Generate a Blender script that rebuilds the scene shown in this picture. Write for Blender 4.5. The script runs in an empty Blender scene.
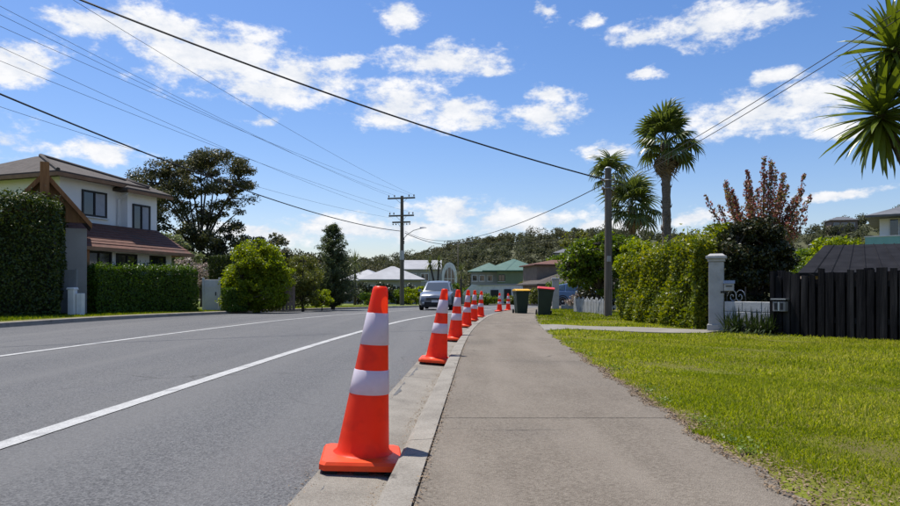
import bpy, math, random
import numpy as np
from mathutils import Vector, Matrix, Quaternion

R = math.radians
random.seed(11)
rng = np.random.default_rng(11)
scene = bpy.context.scene
col = scene.collection

# ------------------------------------------------------------------ camera
F, HCAM, HY, CX = 650.0, 0.87, 291.0, 450.0        # focal (px of a 900 px wide frame), eye height, horizon row, centre column
cd = bpy.data.cameras.new('camera')
cd.sensor_width = 36.0
cd.lens = F / 900.0 * 36.0
cd.shift_y = 38.0 / 900.0
cd.clip_start = 0.05
cd.clip_end = 5000.0
cam = bpy.data.objects.new('camera', cd)
cam.location = (0, 0, HCAM)
cam.rotation_euler = (R(90), 0, 0)
col.objects.link(cam)
scene.camera = cam
scene.render.resolution_x, scene.render.resolution_y = 1024, 576

# ------------------------------------------------------------------ light
SUN_EL, SUN_AZ = R(66), R(-42)                      # azimuth clockwise from +Y
sdir = Vector((math.sin(SUN_AZ) * math.cos(SUN_EL), math.cos(SUN_AZ) * math.cos(SUN_EL), math.sin(SUN_EL)))
sl = bpy.data.lights.new('sun', 'SUN')
sl.energy = 3.8
sl.angle = R(0.53)
sl.color = (1.0, 0.955, 0.88)
so = bpy.data.objects.new('sun', sl)
so.rotation_euler = sdir.to_track_quat('Z', 'Y').to_euler()
so.location = (-20, 10, 30)
col.objects.link(so)

vs = scene.view_settings
vs.view_transform = 'Standard'
vs.look = 'None'
vs.exposure = 0.78
vs.gamma = 1.0
vs.use_curve_mapping = False

world = bpy.data.worlds.new('World')
scene.world = world
world.use_nodes = True
wt = world.node_tree
wt.nodes.clear()
WN, WL = wt.nodes.new, wt.links.new


def wmath(op, a, b=None, c=None, clamp=False):
    n = WN('ShaderNodeMath')
    n.operation = op
    n.use_clamp = clamp
    for i, v in enumerate((a, b, c)):
        if v is None:
            continue
        if isinstance(v, (int, float)):
            n.inputs[i].default_value = v
        else:
            WL(v, n.inputs[i])
    return n.outputs[0]


def wvec(op, a, b):
    n = WN('ShaderNodeVectorMath')
    n.operation = op
    for i, v in enumerate((a, b)):
        if v is None:
            continue
        if isinstance(v, (tuple, list)):
            n.inputs[i].default_value = v
        else:
            WL(v, n.inputs[i])
    return n.outputs['Value'] if op in ('LENGTH', 'DOT_PRODUCT') else n.outputs[0]


def build_world():
    out = WN('ShaderNodeOutputWorld')
    sky = WN('ShaderNodeTexSky')
    sky.sky_type = 'NISHITA'
    sky.sun_disc = False
    sky.sun_elevation = SUN_EL
    sky.sun_rotation = SUN_AZ
    sky.altitude = 60
    sky.air_density = 1.15
    sky.dust_density = 0.6
    sky.ozone_density = 2.4
    bg1 = WN('ShaderNodeBackground')
    bg1.inputs[1].default_value = 0.077
    hsv = WN('ShaderNodeHueSaturation')
    hsv.inputs['Saturation'].default_value = 1.25
    WL(sky.outputs[0], hsv.inputs['Color'])
    WL(wvec('MULTIPLY', hsv.outputs[0], (.955, .91, 1.05)), bg1.inputs[0])
    tc = WN('ShaderNodeTexCoord')
    d0 = wvec('NORMALIZE', tc.outputs['Generated'], None)
    # ragged edges: bend the direction a little before measuring cloud shapes
    nz = WN('ShaderNodeTexNoise')
    nz.inputs['Scale'].default_value = 9.0
    nz.inputs['Detail'].default_value = 7.0
    nz.inputs['Roughness'].default_value = 0.62
    WL(wvec('MULTIPLY', d0, (1, 1, 1.9)), nz.inputs['Vector'])
    off = wvec('MULTIPLY', wvec('SUBTRACT', nz.outputs['Color'], (.5, .5, .5)), (.085, .085, .05))
    d = wvec('ADD', d0, off)
    # clouds standing over the street: (column, row, half width, half height) in photo pixels -> directions
    C = [(110, 24, 80, 20), (215, 58, 90, 34), (300, 76, 60, 22), (175, 34, 60, 20), (255, 88, 60, 18), (12, 62, 48, 24), (-30, 140, 70, 24), (98, 150, 38, 15),
         (400, 14, 30, 20), (450, 61, 72, 15), (395, 104, 56, 24), (455, 112, 44, 16), (487, 122, 26, 10),
         (552, 96, 26, 9), (548, 119, 46, 14), (490, 68, 24, 9), (640, 40, 34, 12), (705, 26, 66, 20), (765, 14, 34, 14), (760, 112, 70, 22), (815, 100, 50, 18), (775, 82, 36, 9), (845, 128, 40, 9),
         (607, 151, 26, 9), (541, 10, 16, 10), (594, 19, 15, 8), (650, 74, 17, 5), (265, 115, 20, 8), (455, 212, 52, 16), (520, 222, 80, 16),
         (420, 232, 70, 12), (350, 228, 80, 14), (250, 236, 80, 10), (838, 194, 44, 6), (690, 217, 40, 9), (600, 228, 60, 8), (340, 62, 26, 8)]
    acc = None
    for (px, py, hw, hh) in C:
        c = Vector(((px - CX) / F, 1.0, (HY - py) / F)).normalized()
        k = 1.0 / Vector(((px - CX) / F, 1.0, (HY - py) / F)).length
        rx, rz = hw / F * k * 1.12, hh / F * k * 1.18
        l = wvec('LENGTH', wvec('MULTIPLY', wvec('SUBTRACT', d, tuple(c)), (1 / rx, 1 / rx, 1 / rz)), None)
        v = wmath('SUBTRACT', 1.0, l)
        acc = v if acc is None else wmath('SMOOTH_MAX', acc, v, 0.25)
    # the rest of the sky carries the same kind of scattered cumulus
    nb = WN('ShaderNodeTexNoise')
    nb.inputs['Scale'].default_value = 3.4
    nb.inputs['Detail'].default_value = 8.0
    nb.inputs['Roughness'].default_value = 0.6
    WL(wvec('MULTIPLY', d0, (1, 1, 2.2)), nb.inputs['Vector'])
    rest = wmath('MULTIPLY', wmath('SUBTRACT', nb.outputs['Fac'], 0.57), 6.0)
    sep = WN('ShaderNodeSeparateXYZ')
    WL(d0, sep.inputs[0])
    front = WN('ShaderNodeMapRange')
    front.interpolation_type = 'SMOOTHSTEP'
    front.inputs['From Min'].default_value = 0.60
    front.inputs['From Max'].default_value = 0.76
    WL(sep.outputs['Y'], front.inputs['Value'])
    mx = WN('ShaderNodeMix')
    mx.data_type = 'FLOAT'
    WL(front.outputs[0], mx.inputs[0])
    WL(rest, mx.inputs[2])
    WL(acc, mx.inputs[3])
    # wisps inside each cloud
    nf = WN('ShaderNodeTexNoise')
    nf.inputs['Scale'].default_value = 17.0
    nf.inputs['Detail'].default_value = 9.0
    nf.inputs['Roughness'].default_value = 0.66
    WL(wvec('MULTIPLY', d0, (1, 1, 2.0)), nf.inputs['Vector'])
    dens = wmath('ADD', mx.outputs[0], wmath('MULTIPLY', wmath('SUBTRACT', nf.outputs['Fac'], 0.5), 2.7))
    mr = WN('ShaderNodeMapRange')
    mr.interpolation_type = 'SMOOTHSTEP'
    mr.inputs['From Min'].default_value = 0.02
    mr.inputs['From Max'].default_value = 0.72
    mr.inputs['To Max'].default_value = 0.97
    WL(dens, mr.inputs['Value'])
    # clouds end at the ground
    up = WN('ShaderNodeMapRange')
    up.inputs['From Min'].default_value = 0.0
    up.inputs['From Max'].default_value = 0.06
    WL(sep.outputs['Z'], up.inputs['Value'])
    fac = wmath('MULTIPLY', mr.outputs[0], up.outputs[0])
    ramp = WN('ShaderNodeValToRGB')
    ramp.color_ramp.elements[0].position = 0.30
    ramp.color_ramp.elements[0].color = (0.66, 0.72, 0.82, 1)
    ramp.color_ramp.elements[1].position = 0.62
    ramp.color_ramp.elements[1].color = (0.97, 0.97, 0.98, 1)
    WL(nf.outputs['Fac'], ramp.inputs[0])
    bg2 = WN('ShaderNodeBackground')
    bg2.inputs[1].default_value = 0.60
    WL(ramp.outputs[0], bg2.inputs[0])
    ms = WN('ShaderNodeMixShader')
    WL(fac, ms.inputs[0])
    WL(bg1.outputs[0], ms.inputs[1])
    WL(bg2.outputs[0], ms.inputs[2])
    WL(ms.outputs[0], out.inputs[0])


build_world()


# ------------------------------------------------------------------ places
def P(px, py, d):
    return Vector(((px - CX) / F * d, d, HCAM - (py - HY) / F * d))


def XX(px, d):
    return (px - CX) / F * d


def ZZ(py, d):
    return HCAM - (py - HY) / F * d


def gz(y):                                          # the street falls gently beyond 20 m
    t = max(0.0, min(y, 112.0) - 18.0)
    return -0.014 * t * t / (t + 6.0)


def xk(d):                                          # back edge of the near kerb: straight, then bending to the right
    b = 0.0
    if d > 8:
        e = min(d, 60.0) - 8
        b = 0.0035 * e * e
        if d > 60:
            b += 0.0035 * 2 * 52 * (d - 60)
    return -0.245 + 0.0477 * d + b


LK = -11.75                                         # far kerb relative to the near one


# ------------------------------------------------------------------ materials
def _mat(name):
    m = bpy.data.materials.new(name)
    m.use_nodes = True
    nt = m.node_tree
    nt.nodes.clear()
    return m, nt, nt.nodes.new, nt.links.new


def c4(c):
    return (c[0], c[1], c[2], 1.0)


def surf(name, c1, c2=None, scale=4.0, rough=0.75, bump=0.0, bscale=None, spec=0.3, metal=0.0, stretch=(1, 1, 1),
         speck=None, detail=6.0, patch=None, trans=0.0, world=False, coat=0.0, streak=None, crack=None):
    """noise-mottled surface; speck=(scale, dark, light, amount) adds grains; patch=(scale, colour, amount) adds stains"""
    m, nt, N, L = _mat(name)
    out = N('ShaderNodeOutputMaterial')
    b = N('ShaderNodeBsdfPrincipled')
    b.inputs['Roughness'].default_value = rough
    b.inputs['Specular IOR Level'].default_value = spec
    b.inputs['Metallic'].default_value = metal
    b.inputs['Coat Weight'].default_value = coat
    b.inputs['Coat Roughness'].default_value = 0.08
    if world:
        vec = N('ShaderNodeNewGeometry').outputs['Position']
    else:
        vec = N('ShaderNodeTexCoord').outputs['Object']
    mp = N('ShaderNodeMapping')
    mp.inputs['Scale'].default_value = stretch
    L(vec, mp.inputs['Vector'])
    vec = mp.outputs[0]
    nz = N('ShaderNodeTexNoise')
    nz.inputs['Scale'].default_value = scale
    nz.inputs['Detail'].default_value = detail
    nz.inputs['Roughness'].default_value = 0.6
    L(vec, nz.inputs['Vector'])
    rp = N('ShaderNodeValToRGB')
    rp.color_ramp.elements[0].position = 0.3
    rp.color_ramp.elements[1].position = 0.7
    rp.color_ramp.elements[0].color = c4(c1)
    rp.color_ramp.elements[1].color = c4(c2 or c1)
    L(nz.outputs['Fac'], rp.inputs[0])
    colr = rp.outputs[0]

    def mix(fac, a, bcol, mode='MIX'):
        x = N('ShaderNodeMix')
        x.data_type = 'RGBA'
        x.blend_type = mode
        for i, v in ((0, fac), (6, a), (7, bcol)):
            if isinstance(v, (int, float)):
                x.inputs[i].default_value = v
            elif isinstance(v, tuple):
                x.inputs[i].default_value = c4(v)
            else:
                L(v, x.inputs[i])
        return x.outputs[2]

    if patch:
        pn = N('ShaderNodeTexNoise')
        pn.inputs['Scale'].default_value = patch[0]
        pn.inputs['Detail'].default_value = 5.0
        L(vec, pn.inputs['Vector'])
        pr = N('ShaderNodeMapRange')
        pr.inputs['From Min'].default_value = 0.52
        pr.inputs['From Max'].default_value = 0.68
        pr.inputs['To Max'].default_value = patch[2]
        L(pn.outputs['Fac'], pr.inputs['Value'])
        colr = mix(pr.outputs[0], colr, patch[1])
    height = nz.outputs['Fac']
    if speck:
        vo = N('ShaderNodeTexVoronoi')
        vo.inputs['Scale'].default_value = speck[0]
        L(vec, vo.inputs['Vector'])
        sr = N('ShaderNodeValToRGB')
        sr.color_ramp.elements[0].color = c4(speck[1])
        sr.color_ramp.elements[1].color = c4(speck[2])
        sx = N('ShaderNodeSeparateColor')
        L(vo.outputs['Color'], sx.inputs[0])
        L(sx.outputs[0], sr.inputs[0])
        colr = mix(speck[3], colr, sr.outputs[0])
        height = vo.outputs['Distance']
    if streak:                                        # long bands worn along the road: (across, along, colour, amount)
        sm = N('ShaderNodeMapping')
        sm.inputs['Scale'].default_value = (streak[0], streak[1], 1)
        L(vec, sm.inputs['Vector'])
        sn = N('ShaderNodeTexNoise')
        sn.inputs['Scale'].default_value = 1.0
        sn.inputs['Detail'].default_value = 3.0
        L(sm.outputs[0], sn.inputs['Vector'])
        sr2 = N('ShaderNodeMapRange')
        sr2.inputs['From Min'].default_value = 0.46
        sr2.inputs['From Max'].default_value = 0.66
        sr2.inputs['To Max'].default_value = streak[3]
        L(sn.outputs['Fac'], sr2.inputs['Value'])
        colr = mix(sr2.outputs[0], colr, streak[2])
    if crack:                                         # hairline cracks: (cell scale, width, amount)
        cn = N('ShaderNodeTexNoise')
        cn.inputs['Scale'].default_value = 2.2
        cn.inputs['Detail'].default_value = 6.0
        L(vec, cn.inputs['Vector'])
        cm_ = N('ShaderNodeVectorMath')
        cm_.operation = 'MULTIPLY_ADD'
        L(cn.outputs['Color'], cm_.inputs[0])
        cm_.inputs[1].default_value = (.5, .5, 0)
        L(vec, cm_.inputs[2])
        cv = N('ShaderNodeTexVoronoi')
        cv.feature = 'DISTANCE_TO_EDGE'
        cv.inputs['Scale'].default_value = crack[0]
        L(cm_.outputs[0], cv.inputs['Vector'])
        c2 = N('ShaderNodeMapRange')
        c2.inputs['From Min'].default_value = 0.0
        c2.inputs['From Max'].default_value = crack[1]
        c2.inputs['To Min'].default_value = crack[2]
        c2.inputs['To Max'].default_value = 0.0
        L(cv.outputs['Distance'], c2.inputs['Value'])
        c3 = N('ShaderNodeMapRange')
        c3.inputs['From Min'].default_value = 0.5
        c3.inputs['From Max'].default_value = 0.6
        L(nz.outputs['Fac'], c3.inputs['Value'])
        cx2 = N('ShaderNodeMath')
        cx2.operation = 'MULTIPLY'
        L(c2.outputs[0], cx2.inputs[0])
        L(c3.outputs[0], cx2.inputs[1])
        colr = mix(cx2.outputs[0], colr, (.02, .018, .016))
    L(colr, b.inputs['Base Color'])
    if bump:
        hh = height
        if bscale:
            bn = N('ShaderNodeTexNoise')
            bn.inputs['Scale'].default_value = bscale
            bn.inputs['Detail'].default_value = 5.0
            L(vec, bn.inputs['Vector'])
            hh = bn.outputs['Fac']
        bp = N('ShaderNodeBump')
        bp.inputs['Strength'].default_value = bump
        bp.inputs['Distance'].default_value = 0.02
        L(hh, bp.inputs['Height'])
        L(bp.outputs[0], b.inputs['Normal'])
    sh = b.outputs[0]
    if trans:
        tr = N('ShaderNodeBsdfTranslucent')
        L(colr, tr.inputs['Color'])
        ms = N('ShaderNodeMixShader')
        ms.inputs[0].default_value = trans
        L(sh, ms.inputs[1])
        L(tr.outputs[0], ms.inputs[2])
        sh = ms.outputs[0]
    L(sh, out.inputs[0])
    return m


def leafm(name, cols, trans=0.35, rough=0.45, big=None, tint=None, spec=0.35, tcol=1.25):
    """leaf colours drawn per leaf; big=(scale, colour, amount) lets whole patches of foliage differ"""
    m, nt, N, L = _mat(name)
    out = N('ShaderNodeOutputMaterial')
    b = N('ShaderNodeBsdfPrincipled')
    b.inputs['Roughness'].default_value = rough
    b.inputs['Specular IOR Level'].default_value = spec
    g = N('ShaderNodeNewGeometry')
    rp = N('ShaderNodeValToRGB')
    els = rp.color_ramp.elements
    while len(els) < len(cols):
        els.new(0.5)
    for i, c in enumerate(cols):
        els[i].position = i / (len(cols) - 1)
        els[i].color = c4(c)
    L(g.outputs['Random Per Island'], rp.inputs[0])
    colr = rp.outputs[0]
    if big:
        pn = N('ShaderNodeTexNoise')
        pn.inputs['Scale'].default_value = big[0]
        pn.inputs['Detail'].default_value = 3.0
        L(g.outputs['Position'], pn.inputs['Vector'])
        pr = N('ShaderNodeMapRange')
        pr.inputs['From Min'].default_value = 0.42
        pr.inputs['From Max'].default_value = 0.62
        pr.inputs['To Max'].default_value = big[2]
        L(pn.outputs['Fac'], pr.inputs['Value'])
        x = N('ShaderNodeMix')
        x.data_type = 'RGBA'
        L(pr.outputs[0], x.inputs[0])
        L(colr, x.inputs[6])
        x.inputs[7].default_value = c4(big[1])
        colr = x.outputs[2]
    L(colr, b.inputs['Base Color'])
    tr = N('ShaderNodeBsdfTranslucent')
    hs = N('ShaderNodeHueSaturation')
    hs.inputs['Value'].default_value = tcol
    hs.inputs['Saturation'].default_value = 1.1
    hs.inputs['Hue'].default_value = 0.49
    L(colr, hs.inputs['Color'])
    L(hs.outputs[0], tr.inputs['Color'])
    ms = N('ShaderNodeMixShader')
    ms.inputs[0].default_value = trans
    L(b.outputs[0], ms.inputs[1])
    L(tr.outputs[0], ms.inputs[2])
    L(ms.outputs[0], out.inputs[0])
    return m


def glassm(name, colr, rough=0.05, trans=0.0):
    m, nt, N, L = _mat(name)
    out = N('ShaderNodeOutputMaterial')
    b = N('ShaderNodeBsdfPrincipled')
    b.inputs['Base Color'].default_value = c4(colr)
    b.inputs['Roughness'].default_value = rough
    b.inputs['Specular IOR Level'].default_value = 0.8
    b.inputs['Coat Weight'].default_value = 0.5
    L(b.outputs[0], out.inputs[0])
    return m


# ------------------------------------------------------------------ mesh helpers
def link(o, parent=None):
    col.objects.link(o)
    if parent is not None:
        o.parent = parent
    return o


def tag(o, label=None, cat=None, group=None, kind=None):
    if label:
        o['label'] = label
    if cat:
        o['category'] = cat
    if group:
        o['group'] = group
    if kind:
        o['kind'] = kind
    return o


def empty(name, loc=(0, 0, 0), rz=0.0, label=None, cat=None, group=None):
    o = bpy.data.objects.new(name, None)
    o.location = loc
    o.rotation_euler = (0, 0, rz)
    o.empty_display_size = 0.2
    link(o)
    return tag(o, label, cat, group)


def copy_tree(o, parent=None):
    c = o.copy()
    col.objects.link(c)
    c.parent = parent
    for ch in list(o.children):
        copy_tree(ch, c)
    return c


def npmesh(name, V, nper, mat, parent=None, smooth=False):
    """V: (k*nper, 3) vertices, one polygon for every nper of them"""
    V = np.asarray(V, dtype=np.float32).reshape(-1, 3)
    nv = len(V)
    nf = nv // nper
    me = bpy.data.meshes.new(name)
    me.vertices.add(nv)
    me.vertices.foreach_set('co', V.ravel())
    me.loops.add(nv)
    me.loops.foreach_set('vertex_index', np.arange(nv, dtype=np.int32))
    me.polygons.add(nf)
    me.polygons.foreach_set('loop_start', np.arange(0, nv, nper, dtype=np.int32))
    me.polygons.foreach_set('loop_total', np.full(nf, nper, dtype=np.int32))
    if smooth:
        me.polygons.foreach_set('use_smooth', np.ones(nf, dtype=bool))
    me.update(calc_edges=True)
    me.materials.append(mat)
    return link(bpy.data.objects.new(name, me), parent)


class MB:
    def __init__(s):
        s.v, s.f = [], []

    def add(s, vs_, fs):
        o = len(s.v)
        s.v += [tuple(v) for v in vs_]
        s.f += [tuple(i + o for i in f) for f in fs]
        return s

    def box(s, c, size, rot=None, taper=1.0):
        hx, hy, hz = size[0] / 2, size[1] / 2, size[2] / 2
        pts = []
        for z, t in ((-hz, 1.0), (hz, taper)):
            for x, y in ((-hx, -hy), (hx, -hy), (hx, hy), (-hx, hy)):
                p = Vector((x * t, y * t, z))
                if rot is not None:
                    p = rot @ p
                pts.append(p + Vector(c))
        return s.add(pts, [(3, 2, 1, 0), (4, 5, 6, 7), (0, 1, 5, 4), (1, 2, 6, 5), (2, 3, 7, 6), (3, 0, 4, 7)])

    def span(s, a, b):
        a, b = Vector(a), Vector(b)
        return s.box((a + b) / 2, (abs(b.x - a.x), abs(b.y - a.y), abs(b.z - a.z)))

    def tube(s, pts, rad, n=8, caps=True):
        pts = [Vector(p) for p in pts]
        if isinstance(rad, (int, float)):
            rad = [rad] * len(pts)
        up = Vector((0, 0, 1))
        vs_, fs = [], []
        for i, p in enumerate(pts):
            t = (pts[min(i + 1, len(pts) - 1)] - pts[max(i - 1, 0)])
            if t.length < 1e-9:
                t = Vector((0, 0, 1))
            t.normalize()
            ref = up if abs(t.z) < 0.9 else Vector((1, 0, 0))
            a = t.cross(ref).normalized()
            b = t.cross(a)
            for k in range(n):
                w = 2 * math.pi * k / n
                vs_.append(p + a * (math.cos(w) * rad[i]) + b * (math.sin(w) * rad[i]))
        for i in range(len(pts) - 1):
            for k in range(n):
                fs.append((i * n + k, i * n + (k + 1) % n, (i + 1) * n + (k + 1) % n, (i + 1) * n + k))
        if caps:
            fs.append(tuple(range(n - 1, -1, -1)))
            fs.append(tuple(range((len(pts) - 1) * n, len(pts) * n)))
        return s.add(vs_, fs)

    def lathe(s, prof, n=20, c=(0, 0, 0), axis='z', caps=True):
        vs_, fs = [], []
        for r, z in prof:
            for k in range(n):
                w = 2 * math.pi * k / n
                if axis == 'z':
                    vs_.append((c[0] + r * math.cos(w), c[1] + r * math.sin(w), c[2] + z))
                elif axis == 'x':
                    vs_.append((c[0] + z, c[1] + r * math.cos(w), c[2] + r * math.sin(w)))
                else:
                    vs_.append((c[0] + r * math.cos(w), c[1] + z, c[2] + r * math.sin(w)))
        for i in range(len(prof) - 1):
            for k in range(n):
                fs.append((i * n + k, i * n + (k + 1) % n, (i + 1) * n + (k + 1) % n, (i + 1) * n + k))
        if caps:
            fs.append(tuple(range(n - 1, -1, -1)))
            fs.append(tuple(range((len(prof) - 1) * n, len(prof) * n)))
        return s.add(vs_, fs)

    def prism(s, poly, a, b):
        """poly: 2-D outline (y, z) extruded along x from a to b"""
        n = len(poly)
        vs_ = [(a, p[0], p[1]) for p in poly] + [(b, p[0], p[1]) for p in poly]
        fs = [tuple(range(n - 1, -1, -1)), tuple(range(n, 2 * n))]
        for k in range(n):
            fs.append((k, (k + 1) % n, n + (k + 1) % n, n + k))
        return s.add(vs_, fs)

    def mesh(s, name, mat, smooth=False):
        me = bpy.data.meshes.new(name)
        me.from_pydata(s.v, [], s.f)
        me.update()
        me.materials.append(mat)
        if smooth:
            me.shade_smooth()
        return me

    def build(s, name, mat, parent=None, smooth=False, bevel=0.0, seg=2, auto=None):
        me = s.mesh(name, mat, smooth)
        o = link(bpy.data.objects.new(name, me), parent)
        if smooth and auto:
            me.set_sharp_from_angle(angle=R(auto))
        if bevel:
            m = o.modifiers.new('bevel', 'BEVEL')
            m.width = bevel
            m.segments = seg
            m.limit_method = 'ANGLE'
            m.angle_limit = R(35)
        return o


def grid_sheet(name, xs_fn, ys, mat, zf, nx=2, parent=None, thick=0.0):
    """sheet between xs_fn(y) = (x0, x1), z from zf(x, y)"""
    vs_, fs = [], []
    for y in ys:
        x0, x1 = xs_fn(y)
        for i in range(nx):
            x = x0 + (x1 - x0) * i / (nx - 1)
            vs_.append((x, y, zf(x, y)))
    for j in range(len(ys) - 1):
        for i in range(nx - 1):
            fs.append((j * nx + i, j * nx + i + 1, (j + 1) * nx + i + 1, (j + 1) * nx + i))
    mb = MB().add(vs_, fs)
    o = mb.build(name, mat, parent)
    return o


def unit(a):
    return a / np.maximum(np.linalg.norm(a, axis=-1, keepdims=True), 1e-9)


def leaf_quads(Pn, Nn, L, W, out=0.7, fold=0.15, droop=0.0, r=None):
    r = r or rng
    n = len(Pn)
    nn = unit(Nn * out + r.normal(size=(n, 3)) * 0.6)
    t = unit(np.cross(nn, r.normal(size=(n, 3))))
    if droop:
        t = unit(t + np.array([0, 0, -droop]))
        nn = unit(np.cross(np.cross(t, nn), t))
    s = np.cross(nn, t)
    k = r.uniform(0.65, 1.3, size=(n, 1))
    L2, W2 = L * k / 2, W * k / 2
    V = np.empty((n, 4, 3))
    V[:, 0] = Pn - t * L2
    V[:, 1] = Pn + s * W2 - nn * W2 * fold * 2
    V[:, 2] = Pn + t * L2
    V[:, 3] = Pn - s * W2 - nn * W2 * fold * 2
    return V.reshape(-1, 3)


def lumps(p, f, seed):
    """smooth pseudo-noise in -1..1 for (n,3) points"""
    r = np.random.default_rng(seed)
    v = np.zeros(len(p))
    for i in range(6):
        k = unit(r.normal(size=3)) * f * (1 + 0.5 * i)
        v += np.sin(p @ k + r.uniform(0, 6.28)) / (1 + 0.4 * i)
    return v / 2.6


# ------------------------------------------------------------------ vegetation builders
def make_tree(name, label, base, blobs, nclump, nleaf, L, W, cr, lm, bm, tr, fork=0.35, cat='tree', group=None, seed=1,
              nprim=7, flat=0.6, out=0.6, twig=0.012, droop=0.0, lean=(0, 0), limb=0.62):
    r = np.random.default_rng(seed)
    root = empty(name, base, 0, label, cat, group)
    vol = np.array([b[3] * b[4] * b[5] for b in blobs])
    pick = r.choice(len(blobs), nclump, p=vol / vol.sum())
    dirs = unit(r.normal(size=(nclump, 3)))
    rad = r.uniform(0.25, 1.0, size=(nclump, 1)) ** 0.5
    B = np.array(blobs)[pick]
    cen = B[:, :3] + dirs * rad * B[:, 3:6]
    top = max(b[2] + b[5] for b in blobs)
    mean = cen.mean(axis=0)
    fk = Vector((mean[0] * 0.35 + lean[0], mean[1] * 0.35 + lean[1], top * fork))
    mb = MB()
    n = 6
    tp = []
    for i in range(n + 1):
        t = i / n
        tp.append(Vector((fk.x * t + r.normal() * tr * 0.35 * (0 < i < n), fk.y * t + r.normal() * tr * 0.35 * (0 < i < n), fk.z * t - 0.05 * (i == 0))))
    mb.tube(tp, [tr * (1.35 if i == 0 else 1.0 - 0.3 * i / n) for i in range(n + 1)], 9)
    # farthest-point choice of main limbs
    prim = [int(np.argmax(cen[:, 2]))]
    while len(prim) < min(nprim, nclump):
        dd = np.min([np.linalg.norm(cen - cen[q], axis=1) for q in prim], axis=0)
        prim.append(int(np.argmax(dd)))
    paths = []
    for q in prim:
        e = Vector(cen[q])
        m = (fk + e) / 2 + Vector((r.normal(), r.normal(), abs(r.normal()))) * 0.08 * (e - fk).length + Vector((0, 0, 0.08 * (e - fk).length))
        pts = [fk.lerp(m, t).lerp(m.lerp(e, t), t) for t in np.linspace(0, 1, 8)]
        mb.tube(pts, [tr * limb * (1 - 0.85 * t) + twig for t in np.linspace(0, 1, 8)], 6)
        paths.append(pts)
    allp = [(p, i) for pth in paths for i, p in enumerate(pth) if i < 7]
    ap = np.array([p[0] for p in allp])
    for q in range(nclump):
        if q in prim:
            continue
        e = Vector(cen[q])
        dd = np.linalg.norm(ap - cen[q], axis=1) + 0.6 * np.maximum(ap[:, 2] - cen[q][2], 0)
        s0 = Vector(ap[int(np.argmin(dd))])
        m = (s0 + e) / 2 + Vector((r.normal(), r.normal(), r.normal())) * 0.1 * (e - s0).length
        pts = [s0.lerp(m, t).lerp(m.lerp(e, t), t) for t in np.linspace(0, 1, 5)]
        mb.tube(pts, [tr * 0.2 * (1 - 0.8 * t) + twig for t in np.linspace(0, 1, 5)], 5)
    mb.build('trunk', bm, root, smooth=True)
    crs = cr * r.uniform(0.65, 1.35, size=(nclump, 1))
    idx = np.repeat(np.arange(nclump), nleaf)
    dr = unit(r.normal(size=(len(idx), 3)))
    rr = r.uniform(0, 1, size=(len(idx), 1)) ** 0.45
    pos = cen[idx] + dr * rr * crs[idx] * np.array([1, 1, flat])
    nor = unit(dr + np.array([0, 0, 0.5]))
    npmesh('crown', leaf_quads(pos, nor, L, W, out, droop=droop, r=r), 4, lm, root)
    return root


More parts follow.
